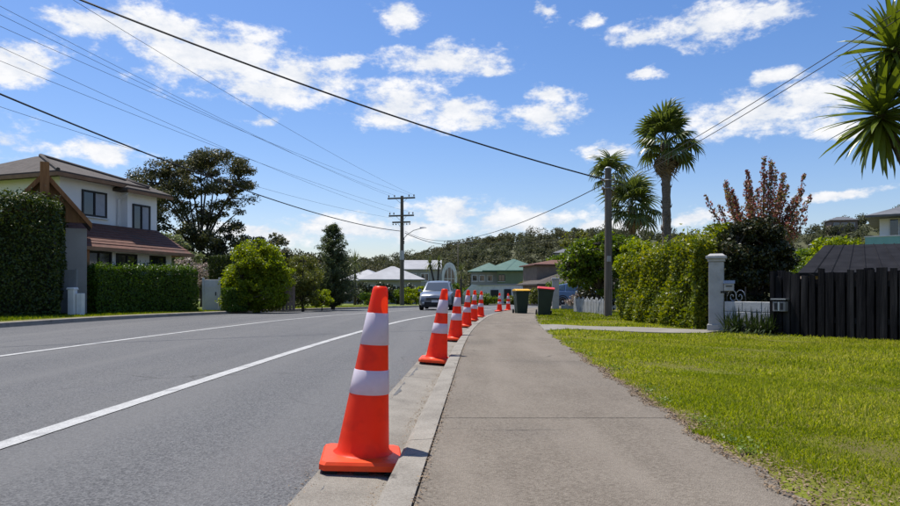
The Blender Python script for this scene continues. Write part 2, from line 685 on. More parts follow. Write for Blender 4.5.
def make_hedge(name, label, p0, p1, width, h0, h1, n, L, W, lm, cm, side=1, amp=0.07, lf=2.2, cat='hedge', group=None, seed=3,
               out=0.75, shaggy=0.05, fluff=0.0, zb=0.0, rnd=0.12):
    """clipped hedge: p0->p1 is the foot of its road face, it lies to the `side` of that line"""
    r = np.random.default_rng(seed)
    p0, p1 = Vector(p0), Vector(p1)
    root = empty(name, ((p0.x + p1.x) / 2, (p0.y + p1.y) / 2, min(p0.z, p1.z)), 0, label, cat, group)
    o = root.location
    ax = Vector((p1.x - p0.x, p1.y - p0.y, 0))
    ln = ax.length
    ax.normalize()
    nm = Vector((-ax.y, ax.x, 0)) * side                # into the hedge
    h = max(h0, h1)
    areas = np.array([ln * h, ln * h * 0.5, width * h, width * h, ln * width * 1.1])
    f = r.choice(5, n, p=areas / areas.sum())
    u = r.uniform(0, 1, n)
    v = r.uniform(0, 1, n)
    a = np.where(f < 2, u, np.where(f == 2, 0.0, np.where(f == 3, 1.0, u)))
    b = np.where(f == 0, 0.0, np.where(f == 1, 1.0, np.where(f < 4, u, v)))
    c = np.where(f < 4, v, 1.0)
    nl = np.stack([np.where(f == 2, -1.0, np.where(f == 3, 1.0, 0)), np.where(f == 0, -1.0, np.where(f == 1, 1.0, 0)), np.where(f == 4, 1.0, 0)], 1)
    loc = np.stack([a * ln, b * width, zb + c * (h0 + (h1 - h0) * a - zb)], 1)
    # round the long edges
    hh = h0 + (h1 - h0) * a
    ey = np.clip(1 - np.minimum(loc[:, 1], width - loc[:, 1]) / rnd, 0, 1)
    ex = np.clip(1 - np.minimum(loc[:, 0], ln - loc[:, 0]) / rnd, 0, 1)
    ez = np.clip(1 - (hh - loc[:, 2]) / rnd, 0, 1)
    top = f == 4
    loc[:, 2] -= np.where(top, (ey ** 2 + ex ** 2) * rnd * 0.5, 0)
    loc -= nl * (np.where(~top, ez ** 2 * rnd * 0.5, 0))[:, None]
    disp = lumps(loc, lf, seed) * amp - np.abs(r.normal(size=n)) * shaggy + np.where(top, np.abs(r.normal(size=n)) * fluff, 0)
    loc = loc + nl * disp[:, None]
    Rm = np.array([[ax.x, nm.x, 0], [ax.y, nm.y, 0], [0, 0, 1]])
    org = np.array([p0.x - o.x, p0.y - o.y, 0])
    pos = loc @ Rm.T + org
    nor = nl @ Rm.T
    npmesh('foliage', leaf_quads(pos, nor, L, W, out, r=r), 4, lm, root)
    k = 0.12 + amp + shaggy
    vs_, fs = [], []
    q = [(k, k, zb - 0.02), (ln - k, k, zb - 0.02), (ln - k, width - k, zb - 0.02), (k, width - k, zb - 0.02),
         (k, k, h0 - k), (ln - k, k, h1 - k), (ln - k, width - k, h1 - k), (k, width - k, h0 - k)]
    vs_ = [tuple(np.array(x) @ Rm.T + org) for x in q]
    MB().add(vs_, [(3, 2, 1, 0), (4, 5, 6, 7), (0, 1, 5, 4), (1, 2, 6, 5), (2, 3, 7, 6), (3, 0, 4, 7)]).build('branches', cm, root)
    return root


def frond_mesh(name, mat, Lp, Lb, nseg=19, spread=115, w=0.05, droop=0.35, seed=1):
    """fan-palm leaf: stalk along +x, then a fan of folded blades whose tips hang"""
    r = np.random.default_rng(seed)
    mb = MB()
    pts = [Vector((Lp * t, 0, 0.10 * Lp * math.sin(t * 1.6))) for t in np.linspace(0, 1, 5)]
    mb.tube(pts, [0.022 - 0.011 * t for t in np.linspace(0, 1, 5)], 5)
    hub = pts[-1]
    for i in range(nseg):
        a = R(-spread + 2 * spread * i / (nseg - 1)) + r.normal() * 0.03
        l = Lb * (0.72 + 0.28 * math.cos(a * 0.8)) * r.uniform(0.88, 1.08)
        dx, dy = math.cos(a), math.sin(a)
        sx, sy = -dy, dx
        st = []
        for t, wd, dz in ((0.0, 0.25, 0), (0.45, 1.0, -0.03), (0.75, 0.7, -0.16 * droop / 0.35), (1.0, 0.04, -droop * r.uniform(0.7, 1.4))):
            st.append((Vector((hub.x + dx * l * t * (1 - 0.12 * t * t), hub.y + dy * l * t * (1 - 0.12 * t * t), hub.z + dz * l)), wd * w))
        vs_, fs = [], []
        for p, wd in st:
            vs_ += [(p.x + sx * wd, p.y + sy * wd, p.z + wd * 0.35), (p.x, p.y, p.z), (p.x - sx * wd, p.y - sy * wd, p.z + wd * 0.35)]
        for j in range(3):
            fs += [(j * 3, j * 3 + 1, j * 3 + 4, j * 3 + 3), (j * 3 + 1, j * 3 + 2, j * 3 + 5, j * 3 + 4)]
        mb.add(vs_, fs)
    return mb.mesh(name, mat)


def make_palm(name, label, base, height, trunk_r, Lp, Lb, nf, lm, dm, bm, ndead=10, seed=2, group=None, lean=(0, 0), low=-35, w=0.05, droop=0.35):
    r = np.random.default_rng(seed)
    root = empty(name, base, 0, label, 'palm tree', group)
    mb = MB()
    n = 26
    pts = [Vector((lean[0] * (i / n) ** 1.5, lean[1] * (i / n) ** 1.5, height * i / n - 0.05)) for i in range(n + 1)]
    rad = [trunk_r * (1.25 - 0.25 * min(1, i / 5)) * (1.0 + (0.07 if i % 2 else -0.05)) * (1.0 if i < n - 5 else 1.15) for i in range(n + 1)]
    mb.tube(pts, rad, 10)
    for i in range(60):                                # old leaf bases
        t = r.uniform(0.35, 1.0)
        a = r.uniform(0, 6.28)
        c = Vector((lean[0] * t ** 1.5, lean[1] * t ** 1.5, height * t))
        o = Vector((math.cos(a), math.sin(a), 0))
        mb.tube([c + o * trunk_r * 0.8, c + o * trunk_r * 1.15 + Vector((0, 0, 0.06)), c + o * trunk_r * 1.35 + Vector((0, 0, 0.16))], [0.035, 0.028, 0.01], 4)
    mb.build('trunk', bm, root, smooth=True)
    mes = [frond_mesh('frond', lm, Lp * k, Lb, w=w, droop=droop * q, seed=seed + j) for j, (k, q) in enumerate(((1, .9), (0.85, 1.1), (1.1, 1.3)))]
    dead = frond_mesh('dead_frond', dm, Lp * 0.7, Lb * 0.85, nseg=13, spread=70, w=w * 0.8, droop=0.9, seed=seed + 9)
    tip = Vector((lean[0], lean[1], height))
    for i in range(nf):
        t = (i + 0.5) / nf
        el = R(low + (88 - low) * (t ** 0.85))
        az = i * 2.39996 + r.normal() * 0.15
        o = bpy.data.objects.new('frond', mes[i % 3])
        link(o, root)
        o.rotation_mode = 'QUATERNION'
        o.rotation_quaternion = Quaternion((0, 0, 1), az) @ Quaternion((0, 1, 0), -el) @ Quaternion((1, 0, 0), r.normal() * 0.35)
        o.location = tip + Vector((0, 0, -0.12 + 0.22 * t))
        s = r.uniform(0.85, 1.12)
        o.scale = (s, s, s)
    for i in range(ndead):
        az = r.uniform(0, 6.28)
        o = bpy.data.objects.new('dead_frond', dead)
        link(o, root)
        o.rotation_mode = 'QUATERNION'
        o.rotation_quaternion = Quaternion((0, 0, 1), az) @ Quaternion((0, 1, 0), R(r.uniform(52, 84)))
        o.location = tip + Vector((math.cos(az) * trunk_r * 0.5, math.sin(az) * trunk_r * 0.5, -r.uniform(0.05, 0.55)))
        s = r.uniform(0.7, 1.0)
        o.scale = (s, s, s)
    return root


def sword_heads(heads, nleaf, L, W, r, droop=0.55):
    """(4-sided) sword leaves around each head centre, as one set of quads; heads are numpy points"""
    V = []
    for c in heads:
        for i in range(nleaf):
            el = R(-50 + 135 * ((i + .5) / nleaf))
            az = i * 2.39996 + r.normal() * .1
            dx = Vector((math.cos(az) * math.cos(el), math.sin(az) * math.cos(el), math.sin(el)))
            sd = Vector((-math.sin(az), math.cos(az), 0))
            l = L * r.uniform(.75, 1.1)
            p = Vector(c)
            w0 = W * .5
            prev = None
            for t0, t1, wa, wb in ((0, .5, .6, 1.0), (.5, 1.0, 1.0, .05)):
                a = p + dx * l * t0 + Vector((0, 0, -droop * l * t0 * t0 * math.cos(el) ** 2))
                b = p + dx * l * t1 + Vector((0, 0, -droop * l * t1 * t1 * math.cos(el) ** 2))
                V += [a + sd * w0 * wa, a - sd * w0 * wa, b - sd * w0 * wb, b + sd * w0 * wb]
    return np.array([tuple(v) for v in V])

# ------------------------------------------------------------------ the palette
ASPHALT = surf('asphalt', (.094, .095, .098), (.122, .123, .126), scale=0.55, rough=.85, bump=.55, speck=(105, (.042, .042, .045), (.205, .205, .203), .58), world=True, patch=(.5, (.132, .130, .126), .6), spec=.2, streak=(1.1, .035, (.155, .153, .150), .55), crack=(.22, .004, .5))
PATH = surf('path_concrete', (.132, .108, .082), (.196, .166, .130), scale=1.6, rough=.9, bump=.4, speck=(135, (.055, .046, .038), (.265, .235, .195), .42), world=True, patch=(.8, (.092, .078, .063), .75), spec=.2, streak=(3.0, .5, (.215, .185, .15), .5), crack=(.45, .006, .75))
KERB = surf('kerb_concrete', (.20, .178, .147), (.30, .273, .232), scale=3.5, rough=.9, bump=.35, speck=(180, (.13, .12, .105), (.37, .345, .30), .35), world=True, patch=(2.4, (.125, .108, .086), .75), spec=.2, crack=(.9, .012, .7))
GUTTER = surf('gutter_concrete', (.185, .163, .133), (.285, .258, .215), scale=2.6, rough=.9, bump=.35, speck=(170, (.11, .10, .09), (.34, .32, .28), .35), world=True, patch=(1.8, (.115, .10, .08), .7), spec=.2)
DRIVE = surf('pale_concrete', (.17, .155, .13), (.235, .22, .19), scale=2, rough=.9, bump=.2, bscale=90, world=True, patch=(1.1, (.2, .185, .16), .6))
PAINT = surf('road_paint', (.36, .36, .35), (.49, .49, .475), scale=9, rough=.8, bump=.4, speck=(120, (.16, .16, .16), (.56, .56, .55), .32), world=True, patch=(4, (.20, .20, .20), .65), spec=.15)
SOIL = surf('lawn_soil', (.095, .078, .034), (.13, .13, .022), scale=5, rough=.95, bump=.8, bscale=40, world=True, patch=(1.2, (.14, .165, .016), .8), spec=.1)
FIELD = surf('rough_grass', (.085, .115, .015), (.14, .165, .022), scale=.6, rough=.95, bump=.6, bscale=8, world=True)
HILL = surf('hill_ground', (.050, .058, .026), (.072, .073, .034), scale=.03, rough=.95, world=True)
GRASS = leafm('grass_blade', [(.17, .215, .020), (.24, .29, .027), (.30, .34, .036), (.365, .385, .05), (.44, .41, .12)], trans=.55, rough=.6, big=(.9, (.15, .21, .011), .6), spec=.1)
GRASS2 = leafm('verge_grass', [(.075, .12, .010), (.16, .21, .010), (.24, .27, .014)], trans=.45, rough=.5, spec=.15)
LITTER = leafm('leaf_litter', [(.10, .065, .035), (.19, .13, .075), (.29, .21, .13), (.08, .05, .03)], trans=.05, rough=.8)
WEED = leafm('weed_leaf', [(.08, .13, .012), (.13, .19, .016), (.18, .24, .024)], trans=.4)

BARK = surf('bark', (.045, .037, .029), (.095, .08, .063), scale=9, rough=.95, bump=.8, stretch=(1, 1, .25))
BARK_D = surf('dark_bark', (.028, .024, .020), (.062, .053, .045), scale=6, rough=.95, bump=.7, stretch=(1, 1, .25))
PALMBARK = surf('palm_bark', (.085, .068, .052), (.19, .155, .12), scale=7, rough=.95, bump=.9, stretch=(1, 1, 3))
TWIGS = surf('hedge_twigs', (.016, .020, .008), (.035, .035, .016), scale=9, rough=1)
L_HEDGE_D = leafm('dark_hedge_leaf', [(.018, .034, .006), (.032, .056, .008), (.050, .076, .010), (.085, .10, .016)], trans=.28)
L_HEDGE = leafm('clipped_hedge_leaf', [(.035, .075, .008), (.065, .125, .010), (.10, .175, .014)], trans=.38)
L_LIME = leafm('lime_hedge_leaf', [(.06, .09, .008), (.13, .17, .012), (.21, .24, .016), (.31, .30, .028)], trans=.45, big=(1.6, (.06, .10, .010), .5))
L_BUSH = leafm('bright_bush_leaf', [(.11, .16, .008), (.20, .265, .010), (.29, .33, .014)], trans=.55, big=(1.3, (.12, .18, .008), .5))
L_OLIVE = leafm('olive_leaf', [(.075, .095, .016), (.12, .14, .022), (.18, .18, .034)], trans=.45)
L_TREE = leafm('tree_leaf', [(.025, .032, .012), (.045, .054, .018), (.09, .092, .034), (.14, .125, .055)], trans=.38, spec=.4)
L_GREEN = leafm('green_leaf', [(.05, .095, .008), (.10, .16, .012), (.16, .22, .016)], trans=.45)
L_PALE = leafm('pale_leaf', [(.09, .12, .04), (.16, .19, .07), (.22, .24, .11)], trans=.4)
L_DARK = leafm('climber_leaf', [(.012, .018, .006), (.022, .034, .008), (.040, .050, .012), (.085, .060, .018)], trans=.2, big=(2.0, (.018, .024, .008), .6))
L_CONI = leafm('conifer_leaf', [(.045, .065, .022), (.075, .10, .034), (.11, .135, .045)], trans=.35)
L_RED = leafm('red_leaf', [(.20, .05, .045), (.30, .10, .08), (.36, .19, .14), (.12, .13, .04), (.17, .15, .05), (.26, .07, .06)], trans=.42)
L_PINK = leafm('blossom', [(.33, .24, .22), (.42, .33, .30), (.20, .18, .13), (.12, .11, .07)], trans=.35)
L_PALM = leafm('palm_frond', [(.055, .08, .016), (.085, .115, .022), (.13, .155, .034)], trans=.35, rough=.35, spec=.5)
L_PDEAD = leafm('dead_frond', [(.16, .12, .07), (.24, .18, .11), (.11, .085, .05)], trans=.25, rough=.8)
L_YUCCA = leafm('yucca_leaf', [(.065, .095, .012), (.11, .15, .018), (.16, .19, .028)], trans=.3, rough=.3, spec=.5)
L_CAB = leafm('cabbage_leaf', [(.06, .08, .02), (.11, .13, .035), (.16, .165, .06)], trans=.3)
L_WOOD = leafm('forest_leaf', [(.050, .060, .028), (.060, .071, .032), (.072, .082, .037), (.088, .092, .044)], trans=.42, rough=.7, big=(.018, (.085, .075, .030), .55))

TREESTEM = BARK
TIMBER_POLE = surf('pole_timber', (.085, .072, .058), (.17, .145, .12), scale=6, rough=.95, bump=.6, stretch=(4, 4, .2))
FENCE_M = surf('black_stain', (.0060, .0058, .0068), (.019, .018, .020), scale=7, rough=.95, spec=.08, bump=.6, stretch=(3, 3, .25), patch=(2.2, (.055, .052, .053), .55))
WHITE = surf('white_paint', (.60, .60, .59), (.72, .72, .70), scale=3, rough=.6, patch=(2, (.48, .47, .44), .5))
WALLW = surf('house_white', (.76, .76, .75), (.82, .82, .81), scale=1.2, rough=.85, bump=.15, bscale=40)
WALLG = surf('house_grey', (.27, .265, .25), (.34, .33, .315), scale=1.0, rough=.85)
BLOCKW = surf('white_block', (.32, .33, .335), (.44, .44, .435), scale=4, rough=.9, bump=.25, bscale=60, patch=(3, (.24, .24, .23), .6))
PILLAR = surf('pillar_paint', (.34, .335, .325), (.44, .43, .42), scale=4, rough=.8, bump=.2, bscale=50, patch=(5, (.30, .29, .27), .6))
TILE_RED = surf('red_tile', (.095, .040, .028), (.155, .072, .050), scale=5, rough=.85, bump=.4, bscale=18, patch=(1.3, (.075, .055, .045), .6))
TILE_GREY = surf('weathered_tile', (.050, .042, .037), (.095, .080, .070), scale=4, rough=.9, bump=.5, bscale=14, patch=(1.1, (.075, .068, .06), .6))
CEDAR = surf('cedar', (.20, .085, .030), (.33, .155, .060), scale=4, rough=.7, stretch=(5, 5, .4), bump=.2)
FASCIA = surf('brown_fascia', (.20, .11, .06), (.28, .16, .09), scale=3, rough=.7)
GREENROOF = surf('green_roof', (.035, .095, .072), (.055, .13, .10), scale=2.5, rough=.55, patch=(.7, (.085, .16, .13), .5))
GREENWALL = surf('sage_wall', (.15, .18, .11), (.19, .22, .14), scale=1, rough=.85)
ZINC = surf('pale_roof', (.24, .245, .26), (.33, .335, .35), scale=1, rough=.6, patch=(.5, (.19, .195, .205), .6))
SLATE = surf('slate_roof', (.085, .09, .10), (.14, .145, .155), scale=2, rough=.7)
SHEDROOF = surf('dark_shed_roof', (.009, .009, .011), (.019, .019, .022), scale=2, rough=.95, spec=.08)
TEAL = surf('teal_cladding', (.16, .36, .33), (.21, .42, .39), scale=2, rough=.6)
BROWNWALL = surf('brown_wall', (.17, .125, .095), (.24, .18, .14), scale=2, rough=.9)
FRAME_D = surf('dark_frame', (.022, .022, .024), rough=.5)
GLASS = glassm('window_glass', (.018, .024, .032))
CURTAIN = surf('curtain', (.30, .32, .36), (.38, .40, .44), scale=3, rough=.9)
GATEGREY = surf('grey_gate', (.16, .17, .18), (.22, .23, .24), scale=3, rough=.7)

CONE_O = surf('cone_orange', (.88, .046, .003), (.93, .062, .005), scale=5, rough=.38, spec=.4, trans=.45, patch=(9, (.60, .035, .006), .45))
CONE_B = surf('cone_base_orange', (.88, .058, .006), (.96, .085, .012), scale=9, rough=.45, spec=.4, trans=.12, patch=(9, (.55, .055, .012), .5))
CONE_F = surf('cone_rubber', (.012, .012, .013), rough=.8)
BAND = surf('reflective_band', (.66, .63, .70), (.76, .73, .79), scale=14, rough=.35, spec=.6, patch=(7, (.58, .52, .60), .5), trans=.25)
BIN_G = surf('bin_green', (.006, .020, .014), (.010, .028, .019), scale=4, rough=.5, spec=.4)
BIN_R = surf('lid_red', (.50, .03, .035), (.60, .05, .05), scale=4, rough=.45)
BIN_Y = surf('lid_yellow', (.70, .36, .02), (.78, .43, .03), scale=4, rough=.45)
RUBBER = surf('rubber', (.012, .012, .012), (.022, .022, .022), scale=8, rough=.85)
STEEL = surf('galvanised', (.30, .31, .32), (.40, .41, .42), scale=8, rough=.4, metal=.7)
WIRE = surf('wire', (.012, .012, .013), rough=.6)
INSUL = surf('insulator', (.16, .11, .08), (.22, .15, .11), scale=5, rough=.25)
SILVER = surf('silver_paint', (.13, .15, .18), (.16, .18, .21), scale=2, rough=.3, metal=.3, coat=.8)
BLUEC = surf('blue_paint', (.10, .16, .27), (.12, .19, .31), scale=2, rough=.3, metal=.4, coat=.8)
CARGLASS = glassm('car_glass', (.03, .05, .065), .03)
BLACKP = surf('black_plastic', (.012, .012, .013), (.022, .022, .023), scale=6, rough=.6)
LAMP = glassm('lamp_lens', (.62, .64, .66), .12)
PLATE = surf('number_plate', (.62, .62, .62), rough=.5)

# ------------------------------------------------------------------ ground, road, paths
ys_far = [-60, -20, 0, 10, 18, 20, 24, 28, 34, 40, 50, 60, 75, 90, 105, 112, 130, 200, 400, 1500]
g = grid_sheet('ground', lambda y: (-1500, 1500), ys_far, FIELD, lambda x, y: gz(y) - 0.06, nx=3)
tag(g, kind='structure')

yr = list(np.arange(-8, 1, 0.5)) + list(np.arange(1, 14, .06)) + list(np.arange(14, 62, .4)) + list(range(62, 150, 2))
road = grid_sheet('road', lambda y: (xk(y) + LK + 0.40, xk(y) - 0.478 + .016 * math.sin(y * 4.7) + .012 * math.sin(y * 11.3 + 1) + .007 * math.sin(y * 29)), yr, ASPHALT,
                  lambda x, y: gz(y) + 0.0 + 0.0, nx=3)
tag(road, kind='structure')
# a side street opens on the far side where the bend begins
ss = grid_sheet('side_street', lambda y: (xk(y) - 12 - 20, xk(y) + 26), list(np.arange(58, 68.1, 1.0)), ASPHALT, lambda x, y: gz(y) - 0.012, nx=6)
tag(ss, kind='structure')


def wob(y, k):
    return 0.0025 * math.sin(y * 17.3 + k) + 0.002 * math.sin(y * 29.1 + 2 * k)


for nm, off, w, d1 in (('edge_line', -2.45, .135, 60), ('centre_line', -6.15, .12, 60)):
    m = grid_sheet(nm, lambda y: (xk(y) + off - w / 2 + wob(y, off), xk(y) + off + w / 2 + wob(y, off + 2)), list(np.arange(-6, d1, 0.2)), PAINT,
                   lambda x, y: gz(y) + 0.005, nx=2)
    tag(m, kind='structure')

# gutter and kerb, block by block
gut = empty('gutter')
tag(gut, kind='structure')
krb = empty('kerb')
tag(krb, kind='structure')


def strip(name, prof, y0, y1, mat, parent, step=0.3, jit=0.0, ends=True):
    """profile (u, z) swept along the kerb line from y0 to y1; closed outline"""
    n = max(2, int(round((y1 - y0) / step)) + 1)
    vs_, fs = [], []
    k = len(prof)
    for j in range(n):
        y = y0 + (y1 - y0) * j / (n - 1)
        for (u, z) in prof:
            vs_.append((xk(y) + u, y, gz(y) + z + jit))
    for j in range(n - 1):
        for i in range(k):
            a, b = j * k + i, j * k + (i + 1) % k
            fs.append((a, b, b + k, a + k))
    fs.append(tuple(range(k)))
    fs.append(tuple(range((n - 1) * k, n * k))[::-1])
    o = MB().add(vs_, fs).build(name, mat, parent)
    return o


GP = [(-.535, .004), (-.17, -.026), (-.17, -.12), (-.535, -.12)]
KP = [(-.168, -.04), (-.150, .055), (-.140, .084), (-.118, .098), (-.004, .104), (-.004, -.12), (-.168, -.12)]
y = -3.0
i = 0
while y < 32:
    strip('gutter_slab', GP, y + .004, y + 2.4 - .004, GUTTER, gut, jit=random.uniform(-.003, .003))
    y += 2.4
strip('gutter_run', GP, y + .004, 140, GUTTER, gut, step=1.0)
y = -2.64
while y < 32:
    strip('kerb_block', KP, y + .004, y + 1.5 - .004, KERB, krb, jit=random.uniform(-.003, .004))
    y += 1.5
strip('kerb_run', KP, y + .004, 140, KERB, krb, step=1.0)

fk_ = strip('far_kerb', [(LK + .17, -.04), (LK + .14, .09), (LK + .11, .104), (LK, .108), (LK, -.12), (LK + .17, -.12)], -8, 140, KERB, None, step=.5)
tag(fk_, kind='structure')
fg = strip('far_gutter', [(LK + .50, .004), (LK + .17, -.02), (LK + .17, -.12), (LK + .50, -.12)][::-1], -8, 140, ASPHALT, None, step=.5)  # asphalt colour darkens the gutter in place of hedge shadow that falls short
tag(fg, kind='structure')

PW = 1.43


def edge(y):                                          # broken right edge of the path
    return xk(y) + PW + 0.022 * math.sin(y * 5.1) + 0.018 * math.sin(y * 13.7 + 1) + 0.012 * math.sin(y * 31.0 + 2)


fp = empty('footpath')
tag(fp, kind='structure')
jt = [-2.6, 0.72, 3.94, 7.1, 10.4, 13.6, 16.9, 20.2, 23.5, 26.8, 30.0]
for a, b in zip(jt[:-1], jt[1:]):
    jw = .006 if abs(a - 3.94) < .1 else .0022
    jx = .006 if abs(b - 3.94) < .1 else .0022
    ysl = list(np.linspace(a + jw, b - jx, 60))
    vs_, fs = [], []
    nn_ = len(ysl)
    for yy in ysl:
        for xx, zz in ((xk(yy) + .004, .100), (edge(yy), .100), (edge(yy) + .004, .0), (xk(yy) + .004, .0)):
            vs_.append((xx, yy, gz(yy) + zz))
    for j in range(nn_ - 1):
        for q in range(4):
            p_, r_ = j * 4 + q, j * 4 + (q + 1) % 4
            fs.append((p_, r_, r_ + 4, p_ + 4))
    fs += [(0, 1, 2, 3), tuple(range((nn_ - 1) * 4, nn_ * 4))[::-1]]
    MB().add(vs_, fs).build('slab', PATH, fp)
lo = grid_sheet('path_run', lambda y: (xk(y) + .004, xk(y) + PW), list(np.arange(30.0, 120, 1.0)), PATH, lambda x, y: gz(y) + .100, nx=2, parent=fp)
jb = grid_sheet('joint_bed', lambda y: (xk(y) + .01, xk(y) + PW - .04), list(np.arange(-2.6, 30.5, .5)), SOIL, lambda x, y: gz(y) + .082, nx=2, parent=fp)

lf_ = grid_sheet('far_footpath', lambda y: (xk(y) + LK - .50, xk(y) + LK - .004), list(np.arange(-8, 120, 1.0)), SOIL, lambda x, y: gz(y) + .105, nx=2)  # paved strip; the dark soil colour stands in for the hedges' shade on it
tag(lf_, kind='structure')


def lz(x, y):                                          # lawn surface
    e = x - (xk(y) + PW)
    rise = 0.018 * min(1.0, max(0.0, (e - .05) / .25))
    return gz(y) + .088 + rise + .010 * math.sin(x * 1.9 + y * .8) * min(1, max(0, e)) + .008 * math.sin(y * 2.3 - x * 1.1) * min(1, max(0, e))


vs_, fs = [], []
lys = list(np.arange(-3, 14, .25)) + list(np.arange(14, 60, 1.0))
lus = list(np.arange(0, 6.0, .25)) + [6, 8, 12, 18, 26, 40]
for yy in lys:
    for u in lus:
        x = xk(yy) + PW - .03 + u
        vs_.append((x, yy, lz(x, yy)))
k = len(lus)
for j in range(len(lys) - 1):
    for i in range(k - 1):
        fs.append((j * k + i, j * k + i + 1, (j + 1) * k + i + 1, (j + 1) * k + i))
lawn = MB().add(vs_, fs).build('lawn', SOIL)
tag(lawn, kind='structure')
fl = grid_sheet('far_lawn', lambda y: (xk(y) + LK - 60, xk(y) + LK - .51), list(np.arange(-8, 90, 1.0)), FIELD, lambda x, y: gz(y) + .09, nx=4)
tag(fl, kind='structure')

# garden path that crosses the lawn to the white pillar, and a wider drive beyond it
A0, A1 = Vector((xk(14.9) + PW - .02, 14.9, 0)), Vector((5.3, 12.35, 0))
B0, B1 = Vector((xk(12.75) + PW - .02, 12.75, 0)), Vector((4.6, 11.75, 0))
n = 24
vs_, fs = [], []
for i in range(n + 1):
    t = i / n
    a, b = A0.lerp(A1, t), B0.lerp(B1, t)
    vs_ += [(a.x, a.y, lz(a.x, a.y) + .016), (b.x, b.y, lz(b.x, b.y) + .016), (b.x, b.y, lz(b.x, b.y) - .06), (a.x, a.y, lz(a.x, a.y) - .06)]
for i in range(n):
    for q in range(4):
        a, b = i * 4 + q, i * 4 + (q + 1) % 4
        fs.append((a, b, b + 4, a + 4))
gp = MB().add(vs_, fs).build('garden_path', DRIVE)
tag(gp, kind='structure')


def on_garden_path(x, y):
    t = (x - B0.x) / (B1.x - B0.x)
    t = np.clip(t, 0, 1.25)
    yb = B0.y + (B1.y - B0.y) * t
    ya = A0.y + (A1.y - A0.y) * np.clip((x - A0.x) / (A1.x - A0.x), 0, 1.2)
    return (y > yb - .03) & (y < ya + .03)


# ------------------------------------------------------------------ grass
def grass_patch(n, y0, y1, umax, h, w, seed, keep_edge=True):
    r = np.random.default_rng(seed)
    yy = y0 + (y1 - y0) * r.uniform(0, 1, n)
    kx = np.array([xk(v) for v in yy])
    uu = r.uniform(-.01, 1, n) * umax
    x = kx + PW + uu
    if keep_edge:
        ed = .055 + .05 * np.sin(yy * 3.3) + .06 * np.sin(yy * 7.9 + 1.3) + .03 * np.sin(yy * 17) + np.clip(3.4 - yy, 0, 1) * .24
        keep = (uu > ed * r.uniform(.2, 1.7, n)) & ~on_garden_path(x, yy)
        # leave what the frame can see, plus a margin
        keep &= (x / np.maximum(yy + 1.3, .3) < 1.1)
        x, yy, uu = x[keep], yy[keep], uu[keep]
    z = np.array([lz(a, b) for a, b in zip(x, yy)])
    n = len(x)
    p = np.stack([x, yy, z - .004], 1)
    az = r.uniform(0, 6.28, n)
    hh = h * r.uniform(.45, 1.25, n) * (1 + .45 * np.sin(x * 2.1 + 3) * np.sin(yy * 1.7) + .25 * np.sin(x * 7 + yy * 5))
    ln = r.normal(0, .95, n)
    lz_ = r.uniform(0, 6.28, n)
    s = np.stack([np.cos(az), np.sin(az), 0 * az], 1) * (w * r.uniform(.6, 1.3, n) / 2)[:, None]
    lean = np.stack([np.cos(lz_) * ln, np.sin(lz_) * ln, np.ones(n)], 1)
    tip = p + unit(lean) * hh[:, None]
    mid = p + (tip - p) * .55 + np.stack([-np.cos(lz_), -np.sin(lz_), np.abs(ln)], 1) * (hh * .06)[:, None]
    V = np.empty((n, 4, 3))
    V[:, 0] = p - s
    V[:, 1] = p + s
    V[:, 2] = mid + s * .8
    V[:, 3] = tip
    return V.reshape(-1, 3)


G = [grass_patch(125000, 1.2, 3.6, 3.6, .028, .006, 1), grass_patch(130000, 3.4, 6.0, 5.0, .030, .0075, 2),
     grass_patch(100000, 5.8, 10.5, 6.0, .034, .012, 3), grass_patch(26000, 10.2, 16.5, 4.6, .042, .018, 4)]
go = npmesh('lawn_grass', np.concatenate(G), 4, GRASS)
tag(go, 'short bright green mown grass covering the lawn', 'grass', kind='stuff')
G = grass_patch(12000, 16.5, 32, 3.0, .05, .03, 5)
V2 = []
r_ = np.random.default_rng(6)
n = 26000                                              # far verge, between the footpath and the hedges
yy = r_.uniform(13, 48, n)
x = np.array([xk(v) for v in yy]) + LK - .52 - r_.uniform(0, 3.0, n)
z = np.array([gz(v) for v in yy]) + .09
az = r_.uniform(0, 6.28, n)
hh = r_.uniform(.03, .08, n)
V2 = np.empty((n, 4, 3))
p = np.stack([x, yy, z], 1)
s = np.stack([np.cos(az), np.sin(az), 0 * az], 1) * .014
tip = p + np.stack([r_.normal(0, .3, n), r_.normal(0, .3, n), np.ones(n)], 1) * hh[:, None]
V2[:, 0], V2[:, 1], V2[:, 2], V2[:, 3] = p - s, p + s, (p + tip) / 2 + s, tip
vg = npmesh('verge_grass', np.concatenate([G, V2.reshape(-1, 3)]), 4, GRASS2)
tag(vg, 'bright grass on the verges beside the kerbs farther down the street', 'grass', kind='stuff')

# dry litter and weeds along the broken path edge
r_ = np.random.default_rng(8)
n = 9000
yy = 1.7 + (r_.uniform(0, 1, n) ** 1.8) * 6.5
wd = .10 + np.clip(3.6 - yy, 0, 1.5) * .17
x = np.array([edge(v) for v in yy]) + r_.normal(.05, 1, n) * wd * .55
z = np.array([max(lz(a, b), (.1 if a < edge(b) else 0)) for a, b in zip(x, yy)]) + r_.uniform(.002, .012, n)
pos = np.stack([x, yy, z], 1)
keep = (np.abs(x - np.array([edge(v) for v in yy])) < .5) & (x > np.array([edge(v) for v in yy]) - .06)
pos = pos[keep]
o = npmesh('leaf_litter', leaf_quads(pos, np.tile([0, 0, 1.0], (len(pos), 1)), .020, .008, out=2.0, r=r_), 4, LITTER)
tag(o, 'dry brown leaf litter along the worn path edge', 'leaf litter', kind='stuff')
n = 2600
yy = 1.9 + r_.uniform(0, 1, n) ** 1.5 * 8
cl = np.sin(yy * 4.1) + np.sin(yy * 9.7 + 2)
x = np.array([edge(v) for v in yy]) + .07 + np.abs(r_.normal(0, .07, n))
